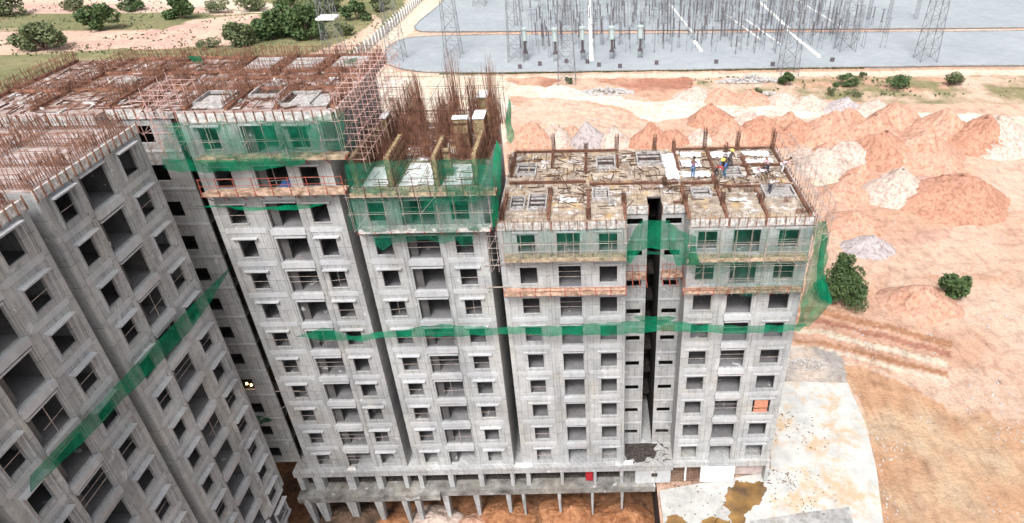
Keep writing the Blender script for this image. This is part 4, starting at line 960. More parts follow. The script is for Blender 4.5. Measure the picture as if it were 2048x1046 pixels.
def flat(name, poly, z, mat, label, cat, th=None, kind='structure', smooth=0):
    if smooth:
        for _ in range(smooth):
            q = []
            for i in range(len(poly)):
                p0, p1 = poly[i], poly[(i+1) % len(poly)]
                q += [(p0[0]*.75+p1[0]*.25, p0[1]*.75+p1[1]*.25), (p0[0]*.25+p1[0]*.75, p0[1]*.25+p1[1]*.75)]
            poly = q
    if name == 'puddle':
        q = []
        for i in range(len(poly)):
            p0, p1 = poly[i], poly[(i+1) % len(poly)]
            for t in (0, .25, .5, .75):
                x, y = p0[0]+(p1[0]-p0[0])*t, p0[1]+(p1[1]-p0[1])*t; q.append((x+.45*vnoise(x*1.6, y*1.6, 5)+.2*vnoise(x*4, y*4, 6), y+.45*vnoise(x*1.6, y*1.6, 8)+.2*vnoise(x*4, y*4, 9)))
        poly = q
    ar = sum(poly[i][0]*poly[(i+1)%len(poly)][1]-poly[(i+1)%len(poly)][0]*poly[i][1] for i in range(len(poly)))
    if ar < 0: poly = poly[::-1]
    mb = MB(); n = len(poly); mb.v = [(x, y, z) for x, y in poly]; mb.f = [tuple(range(n))]
    if th:
        mb.v += [(x, y, z-th) for x, y in poly]
        mb.f += [(i, n+i, n+(i+1)%n, (i+1)%n) for i in range(n)]; mb.f.append(tuple(reversed(range(n, 2*n))))
    o = mb.build(name, M[mat]); tag(o, label, cat, kind=kind); return o
k = NT('gravel'); p = k.pos()
c = k.ramp(k.noise(p, .35, 8, .75), [(.3, (.26,.285,.305)), (.7, (.33,.355,.375))])
c = k.mul(c, k.ramp(k.noise(p, .06, 3), [(.35, (.92,.93,.94)), (.65, (1.05,1.05,1.05))]))
M['gravel'] = k.base(c, .95)
ya = [G(*p) for p in [(768,112),(775,96),(800,82),(840,75),(1000,72),(1727,67),(2300,62),(2300,131),(1727,136),(1200,145),(1000,147.5),(900,148),(830,145),(785,136),(768,122)]]
yb = [G(*p) for p in [(828,56),(842,42),(880,12),(900,-12),(940,-60),(2500,-70),(2500,54),(1727,60),(1000,65),(850,66),(834,63)]]
flat('gravel_yard', ya, GZ+.42, 'gravel', 'near pale grey gravel yard of the switchyard', 'gravel', th=.9, smooth=1)
flat('gravel_yard', yb, GZ+.42, 'gravel', 'far pale grey gravel yard beyond the cream cross road', 'gravel', th=.9, smooth=1)
def kerb(poly, label, w_=.35, off=.55, mat='dirty'):
    mb = MB(); n = len(poly)
    for i in range(n):
        p = Vector((*poly[i], GZ+.45)); q = Vector((*poly[(i+1)%n], GZ+.45)); 
        d = (q-p); 
        if d.length < .01: continue
        nn = Vector((-d.y, d.x, 0)).normalized()*w_; zz = Vector((0,0,.12))
        mb.hexa([p-nn, q-nn, q+nn, p+nn, p-nn+zz, q-nn+zz, q+nn+zz, p+nn+zz])
    o = mb.build('kerb', M[mat]); tag(o, label, 'kerb', kind='structure')
def smooth1(poly):
    q = []
    for i in range(len(poly)):
        p0, p1 = poly[i], poly[(i+1) % len(poly)]
        q += [(p0[0]*.75+p1[0]*.25, p0[1]*.75+p1[1]*.25), (p0[0]*.25+p1[0]*.75, p0[1]*.25+p1[1]*.75)]
    return q
kerb(smooth1(ya), 'dark weedy kerb round the near gravel yard', .3, mat='dirty'); kerb(smooth1(yb), 'dark kerb round the far gravel yard', .25, mat='dirty')
mid = [G(*p) for p in [(855,70.5),(1000,68.5),(1727,63.5),(2300,58)]]
# excavation in front of and under the podium
exc = MB(); n = 60
for j in range(31):
    for i in range(n+1):
        x = -60+68.4*i/n; y = -75+83.2*j/30; 
        exc.v.append((x, y, -33.1+.5*vnoise(x*.3, y*.3, 2)))
for j in range(30):
    for i in range(n): q = j*(n+1)+i; exc.f.append((q, q+1, q+n+2, q+n+1))
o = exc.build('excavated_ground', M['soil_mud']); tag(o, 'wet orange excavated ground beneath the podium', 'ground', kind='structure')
o = MB().box(8.42, 8.62, -40, 9, -33.6, -28.62).build('retaining_wall', M['dark']); tag(o, 'dark retaining wall under the edge of the white concrete yard', 'wall')
ya_ = [G(*p) for p in [(1318,986),(1500,955),(1540,940),(1548,765),(1694,769),(1730,850),(1752,940),(1765,1046),(1790,1180),(1345,1180)]]
flat('concrete_yard', ya_, GZ+.24, 'yard', 'wide stained apron that carries the yard slabs round the lowest tower', 'pavement', th=.5)
y0 = [G(*p) for p in [(1318,985),(1470,958),(1458,1000),(1500,1180),(1350,1180)]]
flat('concrete_yard', y0, GZ+.324, 'yard_grey', 'grey-beige cement slab beside the retaining wall', 'pavement')
y1 = [G(*p, ) for p in [(1318,985),(1545,946),(1657,936),(1694,1046),(1730,1180),(1350,1180)]]
y2 = [G(*p) for p in [(1563,771),(1690,774),(1712,822),(1722,860),(1745,935),(1660,932),(1556,944),(1550,860)]]
y3 = [G(*p) for p in [(1500,1046),(1600,1030),(1697,1018),(1740,1180),(1500,1180)]]
flat('concrete_yard', y1, GZ+.32, 'yard', 'white cement yard at the foot of the lowest tower', 'pavement', th=.5)
flat('concrete_yard', y2, GZ+.26, 'yard', 'cream stained cement yard behind the lowest tower corner', 'pavement', th=.5)
flat('concrete_yard', y3, GZ+.326, 'dirty', 'grey older concrete strip at the bottom edge of the yard', 'pavement')
flat('puddle', [G(*p, GZ+.33) for p in [(1470,966),(1500,962),(1528,962),(1534,975),(1526,990),(1524,1004),(1510,1012),(1494,1022),(1490,1040),(1480,1060),(1452,1066),(1462,1040),(1458,1020),(1448,1006),(1450,988),(1458,974)]], GZ+.335, 'puddle', 'muddy brown puddle on the white yard below the tower corner', 'puddle', smooth=1)
flat('puddle', [G(*p, GZ+.33) for p in [(1328,1036),(1345,1030),(1362,1034),(1372,1048),(1380,1070),(1330,1075)]], GZ+.335, 'puddle', 'brown puddle at the corner of the yard by the retaining wall', 'puddle', smooth=1)
flat('puddle', [G(*p, GZ+.33) for p in [(1400,1040),(1420,1032),(1455,1036),(1460,1060),(1400,1070)]], GZ+.335, 'puddle', 'narrow brown puddle between the two larger ones', 'puddle', smooth=1)

# ================================================================ HEAPS OF SOIL
def heap(x, y, w_px, mat, label, hh=.62, dy=.8, group='soil heaps', z=GZ, seed=0, name='soil_heap', rough=.22):
    p = at(2, z, x, y); d = (p-CAM).length; rx = w_px*d/FPX/2; ry = rx*dy; h = rx*hh
    rr = random.Random(seed); nr, na = 22, 64; mb = MB(); ph = rr.uniform(0, 6); gl = rr.randint(9, 15); mb.v.append((0,0,h))
    sx, sy = rr.uniform(-.2,.2)*rx, 0
    for i in range(1, nr+1):
        f = i/nr
        for j in range(na):
            t_ = 2*math.pi*j/na; ra = 1+.22*vnoise(math.cos(t_)*1.4+seed, math.sin(t_)*1.4, 1)
            cx_, sy_ = math.cos(t_)*f, math.sin(t_)*f
            zz = h*(1-f**1.15)*(1+rough*vnoise(cx_*3+seed*2, sy_*3, 4)) - (.15 if i == nr else 0)
            gu = abs(vnoise(t_*gl/2+ph, f*1.6, seed))*min(1, f*3)*(1-f*.6)          # slump gullies down the sides
            zz += h*(-.22*gu+.07*vnoise(cx_*11, sy_*11, seed+1)+.04*vnoise(cx_*26, sy_*26, seed+2))*(1 if i < nr else 0)
            mb.v.append((math.cos(t_)*rx*f*ra+sx*(1-f), math.sin(t_)*ry*f*ra, zz))
    for j in range(na): mb.f.append((0, 1+j, 1+(j+1)%na))
    for i in range(nr-1):
        for j in range(na): q = 1+i*na; mb.f.append((q+j, q+na+j, q+na+(j+1)%na, q+(j+1)%na))
    o = mb.build(name, M[mat]); o.location = (p.x, p.y, z+.02); tag(o, label, 'soil heap', group)
    for q in o.data.polygons: q.use_smooth = True
    return o
HP = [(1062,296,74,'soil_orange','broad orange heap behind the rear of the low roof by the middle tower'),(1108,290,62,'soil_pale','pale peach heap second from the middle tower'),
 (1180,292,66,'soil_grey','rounded grey-pink heap behind the low roof'),(1232,294,58,'soil_pale','small pale heap just beyond the grey-pink one'),(1300,296,70,'soil_red','low red heap behind the roof core'),
 (1400,286,52,'soil_pale','pale sand heap behind the tall column cage'),(1424,252,80,'soil_red','dark red heap further back behind the pale sand heap'),(1458,284,84,'soil_orange','large peaked orange heap behind the worker wing'),
 (1526,282,92,'soil_red','wide flat-topped orange-brown heap behind the worker wing'),(1598,280,74,'soil_red','red heap with a dark hollow behind the roof corner'),(1660,286,110,'soil_orange','large pinkish heap beyond the outer scaffold'),
 (1735,292,110,'soil_orange','big orange heap at the edge of the view behind the pale pointed heap'),(1648,348,96,'soil_pale','pale pointed sand heap beside the outer scaffold'),(1604,318,46,'soil_pale','small pale heap between the roof corner and the pointed heap'),
 (1390,200,64,'soil_pale','pale pink heap on the far side of the white track'),(1442,204,64,'soil_orange','low orange heap in the row beyond the white track'),(1500,208,66,'soil_orange','peaked orange heap in the row beyond the white track'),
 (1566,208,56,'soil_pale','pale pinkish heap in the row beyond the white track'),(1620,216,64,'soil_pale','sandy heap in the row beyond the white track'),(1682,222,60,'soil_grey','greyish pink heap near the end of the far row'),(1745,226,60,'soil_pale','last pale heap of the far row'),
 (1690,400,90,'soil_orange','cracked orange bank above the large bush'),(1708,462,96,'soil_orange','cracked pink-orange bank right behind the large bush'),(1735,505,80,'soil_grey','grey bank beside the large bush'),
 (1830,330,150,'soil_orange','large orange heap beyond the pale pointed heap'),(1900,420,170,'soil_red','wide red bank far out beside the works track'),(1980,300,140,'soil_pale','pale heap far out beyond the red bank'),(1840,620,120,'soil_orange','low orange heap in the open works ground')]
rr = random.Random(61)
HX = [(1140,280,54),(1345,290,60),(1495,262,72),(1570,262,66),(1700,262,80),(1765,330,120),(1700,330,90),(1790,262,100),(1870,285,110),(1950,300,110),(1790,400,110),(1660,315,60),(1725,370,70),(1560,290,54)]
for j, (x, y, w__) in enumerate(HX):
    HP.append((x, y, w__, ['soil_orange','soil_red','soil_pale','soil_orange'][j % 4], ['orange','red-brown','pale sandy','orange'][j % 4]+' heap packed in the bank, %s of the fillers counting from the middle tower' % (ORD[j] if j < 16 else 'last')))
for i, h_ in enumerate(HP):
    heap(h_[0], h_[1]-h_[2]*.10, h_[2]*1.3, h_[3], h_[4], seed=i, hh=1.0 if i < 5 else .7 if i < 14 or i > 27 else .5)
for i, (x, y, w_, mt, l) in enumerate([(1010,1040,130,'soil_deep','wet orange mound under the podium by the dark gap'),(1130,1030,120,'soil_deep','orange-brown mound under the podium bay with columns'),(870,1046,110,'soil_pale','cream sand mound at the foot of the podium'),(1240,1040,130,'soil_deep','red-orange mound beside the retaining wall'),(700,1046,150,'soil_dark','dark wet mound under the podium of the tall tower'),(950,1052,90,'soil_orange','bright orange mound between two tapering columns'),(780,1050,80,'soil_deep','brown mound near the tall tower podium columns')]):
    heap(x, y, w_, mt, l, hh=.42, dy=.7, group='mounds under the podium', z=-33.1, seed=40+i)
def rubble(x, y, w_px, n, label, seed=0, mat='stone', dy=.4, s=.35):
    p = at(2, GZ, x, y); d = (p-CAM).length; rx = w_px*d/FPX/2; rr = random.Random(seed); mb = MB()
    for i in range(n):
        t_ = rr.uniform(0, 6.28); f = math.sqrt(rr.random()); X = math.cos(t_)*f*rx; Y = math.sin(t_)*f*rx*dy; q = rr.uniform(.4, 1)*s; hz = (1-f)*rx*.22*rr.random()
        c_ = Vector((X, Y, hz)); P = []
        for sz in (0, 1):
            for (u, v) in ((-1,-1),(1,-1),(1,1),(-1,1)): P.append(c_+Vector((u*q*rr.uniform(.5,1), v*q*rr.uniform(.5,1), sz*q*rr.uniform(.6,1.3))))
        mb.hexa(P)
    o = mb.build('rubble', M[mat]); o.location = (p.x, p.y, GZ); tag(o, label, 'rubble', kind='stuff')
for i, (x, y, n, w__, l) in enumerate([(1600,860,50,120,'small stones and scraps scattered over the cream cement yard'),(1600,985,60,130,'dark scraps scattered over the lower white yard'),(1560,960,40,60,'broken bits along the wall foot of the lowest tower'),(1395,1000,40,120,'small scraps on the grey-beige slab')]):
    rr = random.Random(i+80); p = at(2, GZ+.33, x, y); rx = w__*(p-CAM).length/FPX/2; m_ = MB()
    for j in range(n):
        a_ = rr.uniform(0, 6.28); f = math.sqrt(rr.random())*rx; X, Y = math.cos(a_)*f, math.sin(a_)*f*.8; L = rr.uniform(.04, .25); m_.bar((X, Y, .02), (X+L*math.cos(a_*7), Y+L*math.sin(a_*7), .05), rr.uniform(.015, .05))
    o = m_.build('scraps', M['bark']); o.location = (p.x, p.y, GZ+.33); tag(o, l, 'debris', kind='stuff')
rubble(1215,186,105,420,'grey-white rubble spread beside the white track',1)
rubble(1500,164,130,300,'line of grey stones and blocks along the perimeter road',2,dy=.15,s=.45)
rubble(1535,188,34,60,'small patch of pale stones beyond the far heaps',3)
rubble(1610,730,90,260,'loose grey gravel behind the cement yard',4,s=.12)

# ================================================================ PLANTS
def leaf_cloud(mb, c, rx, ry, rz, n, s, rr, lobes=9):
    L = []
    for i in range(lobes):
        t_ = rr.uniform(0, 6.28); f = math.sqrt(rr.random())*.72; zz = rr.uniform(.15, .85)
        L.append((Vector((math.cos(t_)*f*rx*(1.1-zz*.5), math.sin(t_)*f*ry*(1.1-zz*.5), zz*rz)), rr.uniform(.24, .46)))
    for i in range(n):
        b, q = rr.choice(L); d = Vector((rr.gauss(0,1), rr.gauss(0,1), rr.gauss(0,1))).normalized()*(.6+.4*rr.random())
        p = c+b+Vector((d.x*rx*q, d.y*ry*q, d.z*rz*q*.8))
        if p.z < c.z: p.z = c.z+rr.random()*.3
        a_ = Vector((rr.gauss(0,1), rr.gauss(0,1), rr.gauss(0,.6))).normalized(); b_ = a_.orthogonal().normalized(); b_.rotate(Matrix.Rotation(rr.uniform(0,6.28), 3, a_))
        u = a_*s*rr.uniform(.5,1.2); v = b_*s*rr.uniform(.3,.7); mb.quad(p-u, p-v, p+u, p+v)
def bush(x, y, w_px, h_px, label, n=1400, mat='leaf_dark', z=GZ, seed=0, leaf=.3, group='shrubs on the open ground', lobes=9, cat='shrub', name='shrub'):
    p = at(2, z, x, y); d = (p-CAM).length; rx = w_px*d/FPX/2; h = h_px*d/FPX*.8; rr = random.Random(500+seed)
    root = empty(name, (p.x, p.y, z)); tag(root, label, cat, group)
    mb = MB(); leaf_cloud(mb, Vector((0,0,h*.06)), rx, rx*.8, h, n, leaf*h/3, rr, lobes); mb.build('foliage', M[mat], root)
    tb = MB()
    for i in range(5):
        t_ = rr.uniform(0, 6.28); tb.cyl((0,0,-.1), (math.cos(t_)*rx*.35, math.sin(t_)*rx*.3, h*.6), .04*h, .012*h, 6)
    tb.build('branches', M['bark'], root)
BS = [(368,36,62,40,'round dark shrub on the bare pink ground behind the tall tower',2200,'leaf_dark'),(555,76,84,56,'big dark thorny shrub clump, darkest of the thicket',2600,'leaf_dark'),(612,78,92,60,'broad dark green shrub at the thicket middle',2600,'leaf_dark'),
 (640,44,70,40,'shrub behind the thicket, partly hidden',1500,'leaf_grey'),(486,92,64,44,'grey-green shrub in front of the pink ground',1700,'leaf_grey'),(500,22,66,26,'low grey-green shrub at the far track',1200,'leaf_grey'),(580,14,60,28,'far shrub above the thicket',1200,'leaf_dark'),
 (660,24,72,34,'bushy shrub by the white-platform pylon',1500,'leaf_grey'),(715,40,56,40,'shrub just past the white-platform pylon',1300,'leaf_dark'),(765,22,50,34,'shrub beside the compound wall',1200,'leaf_grey'),(440,24,50,22,'small shrub near the round dark one',900,'leaf_grey'),
 (420,96,50,20,'low weeds beyond the tall roof corner',800,'leaf_grey'),(690,70,44,26,'small shrub in the grass by the track',900,'leaf_grey'),(1138,168,24,16,'small dark bush inside the pylon legs',700,'leaf_dark'),
 (1570,170,36,28,'round dark bush beside the perimeter road pylon',1100,'leaf_dark'),(1690,172,56,24,'wide dark bush by the perimeter road',1100,'leaf_dark'),(1515,188,22,14,'tiny bush beyond the orange heaps',500,'leaf_grey'),(1662,190,22,16,'thin scrub clump beside the dry bank',500,'leaf_grey'),
 (1706,192,44,14,'low weeds on the dark bank edge',700,'leaf_grey'),(1724,156,20,14,'little dark bush at the perimeter road',500,'leaf_dark'),(1800,178,60,26,'bush by the perimeter road further out',900,'leaf_dark'),(1900,170,50,26,'spreading bush far out along the perimeter road',900,'leaf_grey'),
 (200,60,80,44,'dark shrub alone on the open pink field',1500,'leaf_dark'),(90,100,90,46,'wide shrub at the edge of the open pink field',1500,'leaf_grey'),(270,20,60,30,'small far shrub on the open field',900,'leaf_dark'),(20,30,70,36,'outermost far shrub on the open field',900,'leaf_grey'),(150,20,50,26,'tiny shrub far across the open field',700,'leaf_grey'),
 (1900,600,60,60,'bush on the works ground beyond the large bush',1400,'leaf_dark')]
for i, b in enumerate(BS): bush(b[0], b[1], b[2], b[3], b[4], int(b[5]*1.3), b[6], seed=i)
# scattered grass tufts: uncountable
mb = MB(); rr = random.Random(9)
for i in range(5200):
    if i < 3800: x, y = rr.uniform(-200, 780), rr.uniform(-20, 112)
    elif i < 4450:
        x, y = rr.uniform(1380, 2100), rr.uniform(154, 194)
        if vnoise(x*.02, y*.08, 5) < .12: continue
    else: x = rr.uniform(880, 1727); y = 149.5-(x-900)*.0145
    if 700 < x < 780 and y > 108-(x-722)*.9 and y < 140: continue
    if vnoise(x*.02, y*.05, 3) < -.05 and i < 3800: continue
    gx_, gy_ = G(x, y); s_ = rr.uniform(.12, .5)
    for k_ in range(3):
        t_ = rr.uniform(0, 6.28); u = Vector((math.cos(t_), math.sin(t_), 0))*s_; c_ = Vector((gx_, gy_, GZ))
        mb.quad(c_-u*.6, c_+u*.6, c_+u*.4+Vector((rr.gauss(0,.2), 0, s_)), c_-u*.5+Vector((0, rr.gauss(0,.2), s_*.8)))
o = mb.build('grass', M['leaf_grey']); tag(o, 'scrubby grass tufts over the open ground', 'grass', kind='stuff')
mb = MB(); rr = random.Random(19)
for i in range(4200):
    x, y = (rr.uniform(1010, 2048), rr.uniform(190, 330)) if i < 1700 else (rr.uniform(1600, 2048), rr.uniform(330, 1040))
    gx_, gy_ = G(x, y)
    if inpoly(np.array([gx_]), np.array([gy_]), y2)[0] or inpoly(np.array([gx_]), np.array([gy_]), y1)[0]: continue
    if vnoise(gx_*.15, gy_*.15, 6) < -.02: continue
    q = rr.uniform(.02, .09)*(1.8 if rr.random() < .06 else 1); c_ = Vector((gx_, gy_, GZ+.02)); P = []
    for sz in (-.4, 1):
        for (u, v) in ((-1,-1),(1,-1),(1,1),(-1,1)): P.append(c_+Vector((u*q*rr.uniform(.5,1.2), v*q*rr.uniform(.5,1.2), sz*q*rr.uniform(.6,1.4))))
    mb.hexa(P)
o = mb.build('stones', M['stone']); tag(o, 'small loose stones over the earthworks', 'stones', kind='stuff')
# large bushy tree beside the low tower
p = at(2, GZ, 1674, 600); root = empty('bushy_tree', (p.x, p.y, GZ)); tag(root, 'large dark leafy tree standing beside the lowest tower', 'tree')
rr = random.Random(31); mb = MB()
for (cx, cy, cz, rx_, rz_, n_) in [(0,0,.6,2.6,3.2,5200),(.3,.2,2.6,1.9,2.8,3600),(.1,.3,4.6,1.0,2.6,1700),(-.4,.3,5.9,.35,1.9,350),(1.3,0,1.6,1.6,2.0,1800),(-1.2,-.2,1.4,1.5,2.2,1800)]:
    leaf_cloud(mb, Vector((cx*1.3,cy,cz*.95)), rx_*1.65, rx_*1.5, rz_, int(n_*1.2), .2, rr, 16)
mb.build('crown', M['leaf_dark'], root)
tb = MB().cyl((0,0,-.2), (.2,.1,4.5), .22, .08, 8)
for i in range(9):
    t_ = rr.uniform(0, 6.28); z_ = rr.uniform(.8, 3.6); tb.cyl((.05,.03,z_), (math.cos(t_)*1.8, math.sin(t_)*1.8, z_+rr.uniform(.8,2)), .07, .02, 6)
tb.build('trunk', M['bark'], root)

# ================================================================ SWITCHYARD
ZY = GZ+.42
def lattice_leg(m_, b0, t0, r): m_.bar(b0, t0, r)
def pylon(name, h, w0, w1, r, mat, arms=True, plat=False):
    root = empty(name); hw, tw = w0/2, w1/2
    for sx, sy in ((-1,-1),(1,-1),(1,1),(-1,1)):
        MB().bar((sx*hw, sy*hw, 0), (sx*tw, sy*tw, h), r).build('leg', M[mat], root)
    m_ = MB(); n = max(4, int(h/(w0*.8)))
    for i in range(n):
        f0, f1 = i/n, (i+1)/n; a0 = hw+(tw-hw)*f0; a1 = hw+(tw-hw)*f1; z0, z1 = h*f0, h*f1
        C0 = [(-a0,-a0,z0),(a0,-a0,z0),(a0,a0,z0),(-a0,a0,z0)]; C1 = [(-a1,-a1,z1),(a1,-a1,z1),(a1,a1,z1),(-a1,a1,z1)]
        for j in range(4): m_.bar(C0[j], C1[(j+1)%4], r*.5).bar(C0[(j+1)%4], C1[j], r*.5).bar(C1[j], C1[(j+1)%4], r*.5)
    m_.build('lattice', M[mat], root)
    if arms:
        for z_ in (h*.78, h*.88, h*.97):
            MB().bar((0,0,z_), (w0*1.4,0,z_+.2), r*.9).bar((0,0,z_-1.2), (w0*1.4,0,z_+.2), r*.6).bar((0,0,z_), (-w0*1.4,0,z_+.2), r*.9).bar((0,0,z_-1.2), (-w0*1.4,0,z_+.2), r*.6).build('cross_arm', M[mat], root)
    if plat: MB().box(-hw*.95, hw*.95, -hw*.95, hw*.95, h*.42, h*.42+.5).build('platform', M['white'], root)
    return root
py = pylon('lattice_pylon', 34, 4.6, 2.2, .085, 'galv')
PYP = [(908,112,'lattice pylon on the near gravel yard behind the tallest rebar bundle'),(1034,120,'lattice pylon at the edge of the dense equipment rows'),(795,119,'thin lattice pylon near the rounded end of the gravel yard'),(1134,163,'lattice pylon with a small dark bush at its feet'),
       (1575,148,'lattice pylon beside the perimeter road and round bush'),(1690,100,'lattice pylon past the long white trench cover'),(1850,120,'lattice pylon far out on the gravel yard'),(1400,20,'lattice pylon deep in the far gravel yard'),(960,10,'lattice pylon on the far gravel yard near its rounded corner')]
for i, (x, y, l) in enumerate(PYP):
    o = py if i == 0 else copy_tree(py); q = G(x, y, ZY); o.location = (q[0], q[1], ZY if i not in (3,) else GZ); o['label'] = l; tag(o, l, 'pylon', 'lattice pylons')
pw = pylon('lattice_pylon', 30, 5.2, 2.4, .10, 'galv', plat=True); q = G(676, 128); pw.location = (q[0], q[1], GZ); tag(pw, 'lattice pylon with a white platform halfway up, beside the compound wall', 'pylon')
# gantries: portal of two lattice columns and a beam
gt = empty('gantry', (0,0,0)); tag(gt, 'grey steel portal gantry among the switchyard equipment', 'gantry', 'switchyard portal gantries')
for sx in (0, 16):
    m_ = MB()
    for dx, dy in ((-.5,-.5),(.5,-.5),(.5,.5),(-.5,.5)): m_.bar((sx+dx,dy,0), (sx+dx*.6,dy*.6,14), .06)
    for i in range(12): m_.bar((sx-.5,-.5,14*i/12), (sx+.5,-.5,14*(i+1)/12), .035).bar((sx+.5,.5,14*i/12), (sx-.5,.5,14*(i+1)/12), .035)
    m_.build('lattice_column', M['galv'], gt)
m_ = MB()
for dy, dz in ((-.35,0),(.35,0),(-.35,.8),(.35,.8)): m_.bar((0,dy,13.2+dz), (16,dy,13.2+dz), .05)
for i in range(20): m_.bar((16*i/20,-.35,13.2), (16*(i+1)/20,-.35,14.0), .03).bar((16*i/20,.35,14.0), (16*(i+1)/20,.35,13.2), .03)
m_.build('beam_lattice', M['galv'], gt)
for i in range(3):
    MB().cyl((3+5*i,0,13.1), (3+5*i,0,11.3), .13, .13, 6).build('hanging_insulator', M['black_steel'], gt)
first = True
gpos = [(x, y) for y in (186, 206, 226, 248) for x in range(-22, 78, 17)]+[(x, 168) for x in range(28, 80, 17)]+[(96, 186), (96, 226)]
for (x, y) in gpos:
    o = gt if first else copy_tree(gt); first = False; o.location = (x, y, ZY)
# equipment posts
eq = empty('insulator_post', (0,0,0)); GE = 'switchyard insulator posts'
tag(eq, 'dark ribbed insulator on a thin steel stand in the gravel yard', 'insulator', GE)
MB().bar((-.35,0,0), (-.2,0,2.6), .06).bar((.35,0,0), (.2,0,2.6), .06).box(-.4, .4, -.3, .3, 2.6, 2.75).bar((-.35,0,.8), (.3,0,1.8), .04).build('stand', M['galv'], eq)
m_ = MB(); 
m_.cyl((0,0,2.75), (0,0,5.6), .13, .10, 8)
for i in range(9): m_.cyl((0,0,2.9+i*.3), (0,0,3.0+i*.3), .27, .18, 8)
m_.build('insulator_stack', M['black_steel'], eq)
MB().cyl((0,0,5.6), (0,0,5.8), .22, .22, 8).bar((-1.0,0,5.85), (1.0,0,5.85), .06).build('terminal', M['galv'], eq)
bk = empty('circuit_breaker', (0,0,0)); GB = 'circuit breakers in the near gravel yard'
tag(bk, 'pale-capped circuit breaker with a dark drive column standing near the yard edge', 'breaker', GB)
m_ = MB(); m_.bar((-.6,-.4,0), (-.5,-.3,2.2), .08).bar((.6,-.4,0), (.5,-.3,2.2), .08).bar((.6,.4,0), (.5,.3,2.2), .08).bar((-.6,.4,0), (-.5,.3,2.2), .08).build('stand', M['galv'], bk)
m_ = MB(); m_.cyl((0,0,2.0), (0,0,2.5), .75, .75, 10).cyl((0,0,2.5), (0,0,5.6), .3, .22, 10)
for i in range(8): m_.cyl((0,0,2.7+i*.35), (0,0,2.82+i*.35), .5, .3, 10)
m_.build('column', M['black_steel'], bk)
m_ = MB(); m_.cyl((0,0,5.6), (0,0,8.6), .72, .66, 12).cyl((0,0,8.6), (0,0,9.0), .95, .9, 12).build('porcelain_cap', M['pale_cap'], bk)
for i, (x, y) in enumerate([(1052,121),(1112,122),(1166,119),(1224,118),(1280,116)]):
    o = bk if i == 0 else copy_tree(bk); q = G(x, y, ZY); o.location = (q[0], q[1], ZY)
cnt = 0; rr = random.Random(3); first = True
for (Y, xs) in [(148,[-17,-9,0,9,44,50,56]),(156,range(-16,76,5)),(163,range(-14,80,4)),(170,range(-16,96,5)),(184,range(-18,84,4)),(192,range(-16,90,5)),(200,range(-18,84,4)),(212,range(-16,90,5)),(222,range(-18,90,5)),(236,range(-16,96,6)),(250,range(-18,96,7)),(160,range(-12,76,6)),(178,range(-14,100,6)),(230,range(-16,96,7))]:
    for x in xs:
        if rr.random() < .12: continue
        o = eq if first else copy_tree(eq); first = False; s_ = rr.uniform(.85, 1.35)
        o.location = (x+rr.uniform(-.6,.6), Y+rr.uniform(-1,1), ZY); o.scale = (1, 1, s_); o.rotation_euler.z = rr.choice((0, R(90)))
bs = empty('bus_support', (0,0,0)); GS = 'slender bus supports of the switchyard'
tag(bs, 'slender two-legged bus support with a thin crossbar in the gravel yard', 'bus support', GS)
MB().bar((-.9,0,0), (-.9,0,7.5), .055, .04).bar((-.9,0,.0), (-.9,.7,.6), .04).build('leg', M['galv'], bs); MB().bar((.9,0,0), (.9,0,7.5), .055, .04).bar((.9,0,0), (.9,.7,.6), .04).build('leg', M['galv'], bs)
MB().bar((-1.5,0,7.5), (1.5,0,7.5), .05).bar((-.9,0,5), (.9,0,6.6), .03).bar((.9,0,5), (-.9,0,6.6), .03).bar((-.9,0,2), (.9,0,3.6), .03).bar((0,0,2.8), (0,0,7.5), .03).build('crossbar', M['galv'], bs)
rr = random.Random(5); first = True
for Y in (152,161,167,173,182,188,195,203,210,218,228,240):
    x = -20+rr.uniform(0,3)
    while x < 84:
        x += rr.uniform(2.6, 5.6)
        if rr.random() < .25: continue
        o = bs if first else copy_tree(bs); first = False; o.location = (x, Y+rr.uniform(-.8,.8), ZY); o.scale = (rr.uniform(.7,1.1), 1, rr.uniform(.8, 1.5)); o.rotation_euler.z = rr.choice((0, R(90)))
# cable trench covers
def trench(x0, y0, x1, y1, w_, label):
    p, q = Vector((*G(x0,y0,ZY), ZY)), Vector((*G(x1,y1,ZY), ZY)); d = (q-p).normalized(); n = Vector((-d.y, d.x, 0))*w_/2; u = Vector((0,0,.45))
    o = MB().hexa([p-n, q-n, q+n, p+n, p-n+u, q-n+u, q+n+u, p+n+u]).build('trench_cover', M['trench']); tag(o, label, 'trench cover', 'white trench covers')
trench(1183,122,1177,-40,1.1,'wide white trench cover running straight back through the equipment')
trench(1638,115,1572,62,1.0,'white diagonal trench cover crossing the near gravel yard'); trench(1576,58,1470,-40,1.1,'long white diagonal trench cover on the far gravel yard')
trench(1402,103,1388,84,1.0,'short stub of white trench cover near the yard edge'); trench(1384,66,1340,10,.5,'thin white trench cover among the far posts')
trench(1520,80,1450,30,.35,'thin pale trench line beside the long diagonal cover'); trench(1560,90,1490,40,.35,'second thin pale trench line beside the long diagonal cover'); trench(1680,55,1560,-20,.45,'outer thin pale trench line past the long diagonal cover')
for j in range(16):
    Y = (168,186,206,226)[j//4]; z_ = ZY+12.6+.5*(j % 2); x0 = -22+4*(j % 4)
    m_ = MB(); n_ = 14; xe = 94
    for i in range(n_):
        a0, a1 = i/n_, (i+1)/n_; f = lambda t: z_-1.1*abs(math.sin(t*math.pi*7)); m_.bar((x0+(xe-x0)*a0, Y+j%4*1.3, f(a0)), (x0+(xe-x0)*a1, Y+j%4*1.3, f(a1)), .035)
    o = m_.build('conductor', M['galv']); tag(o, 'sagging conductor strung between the switchyard gantries', 'cable', 'switchyard conductors')
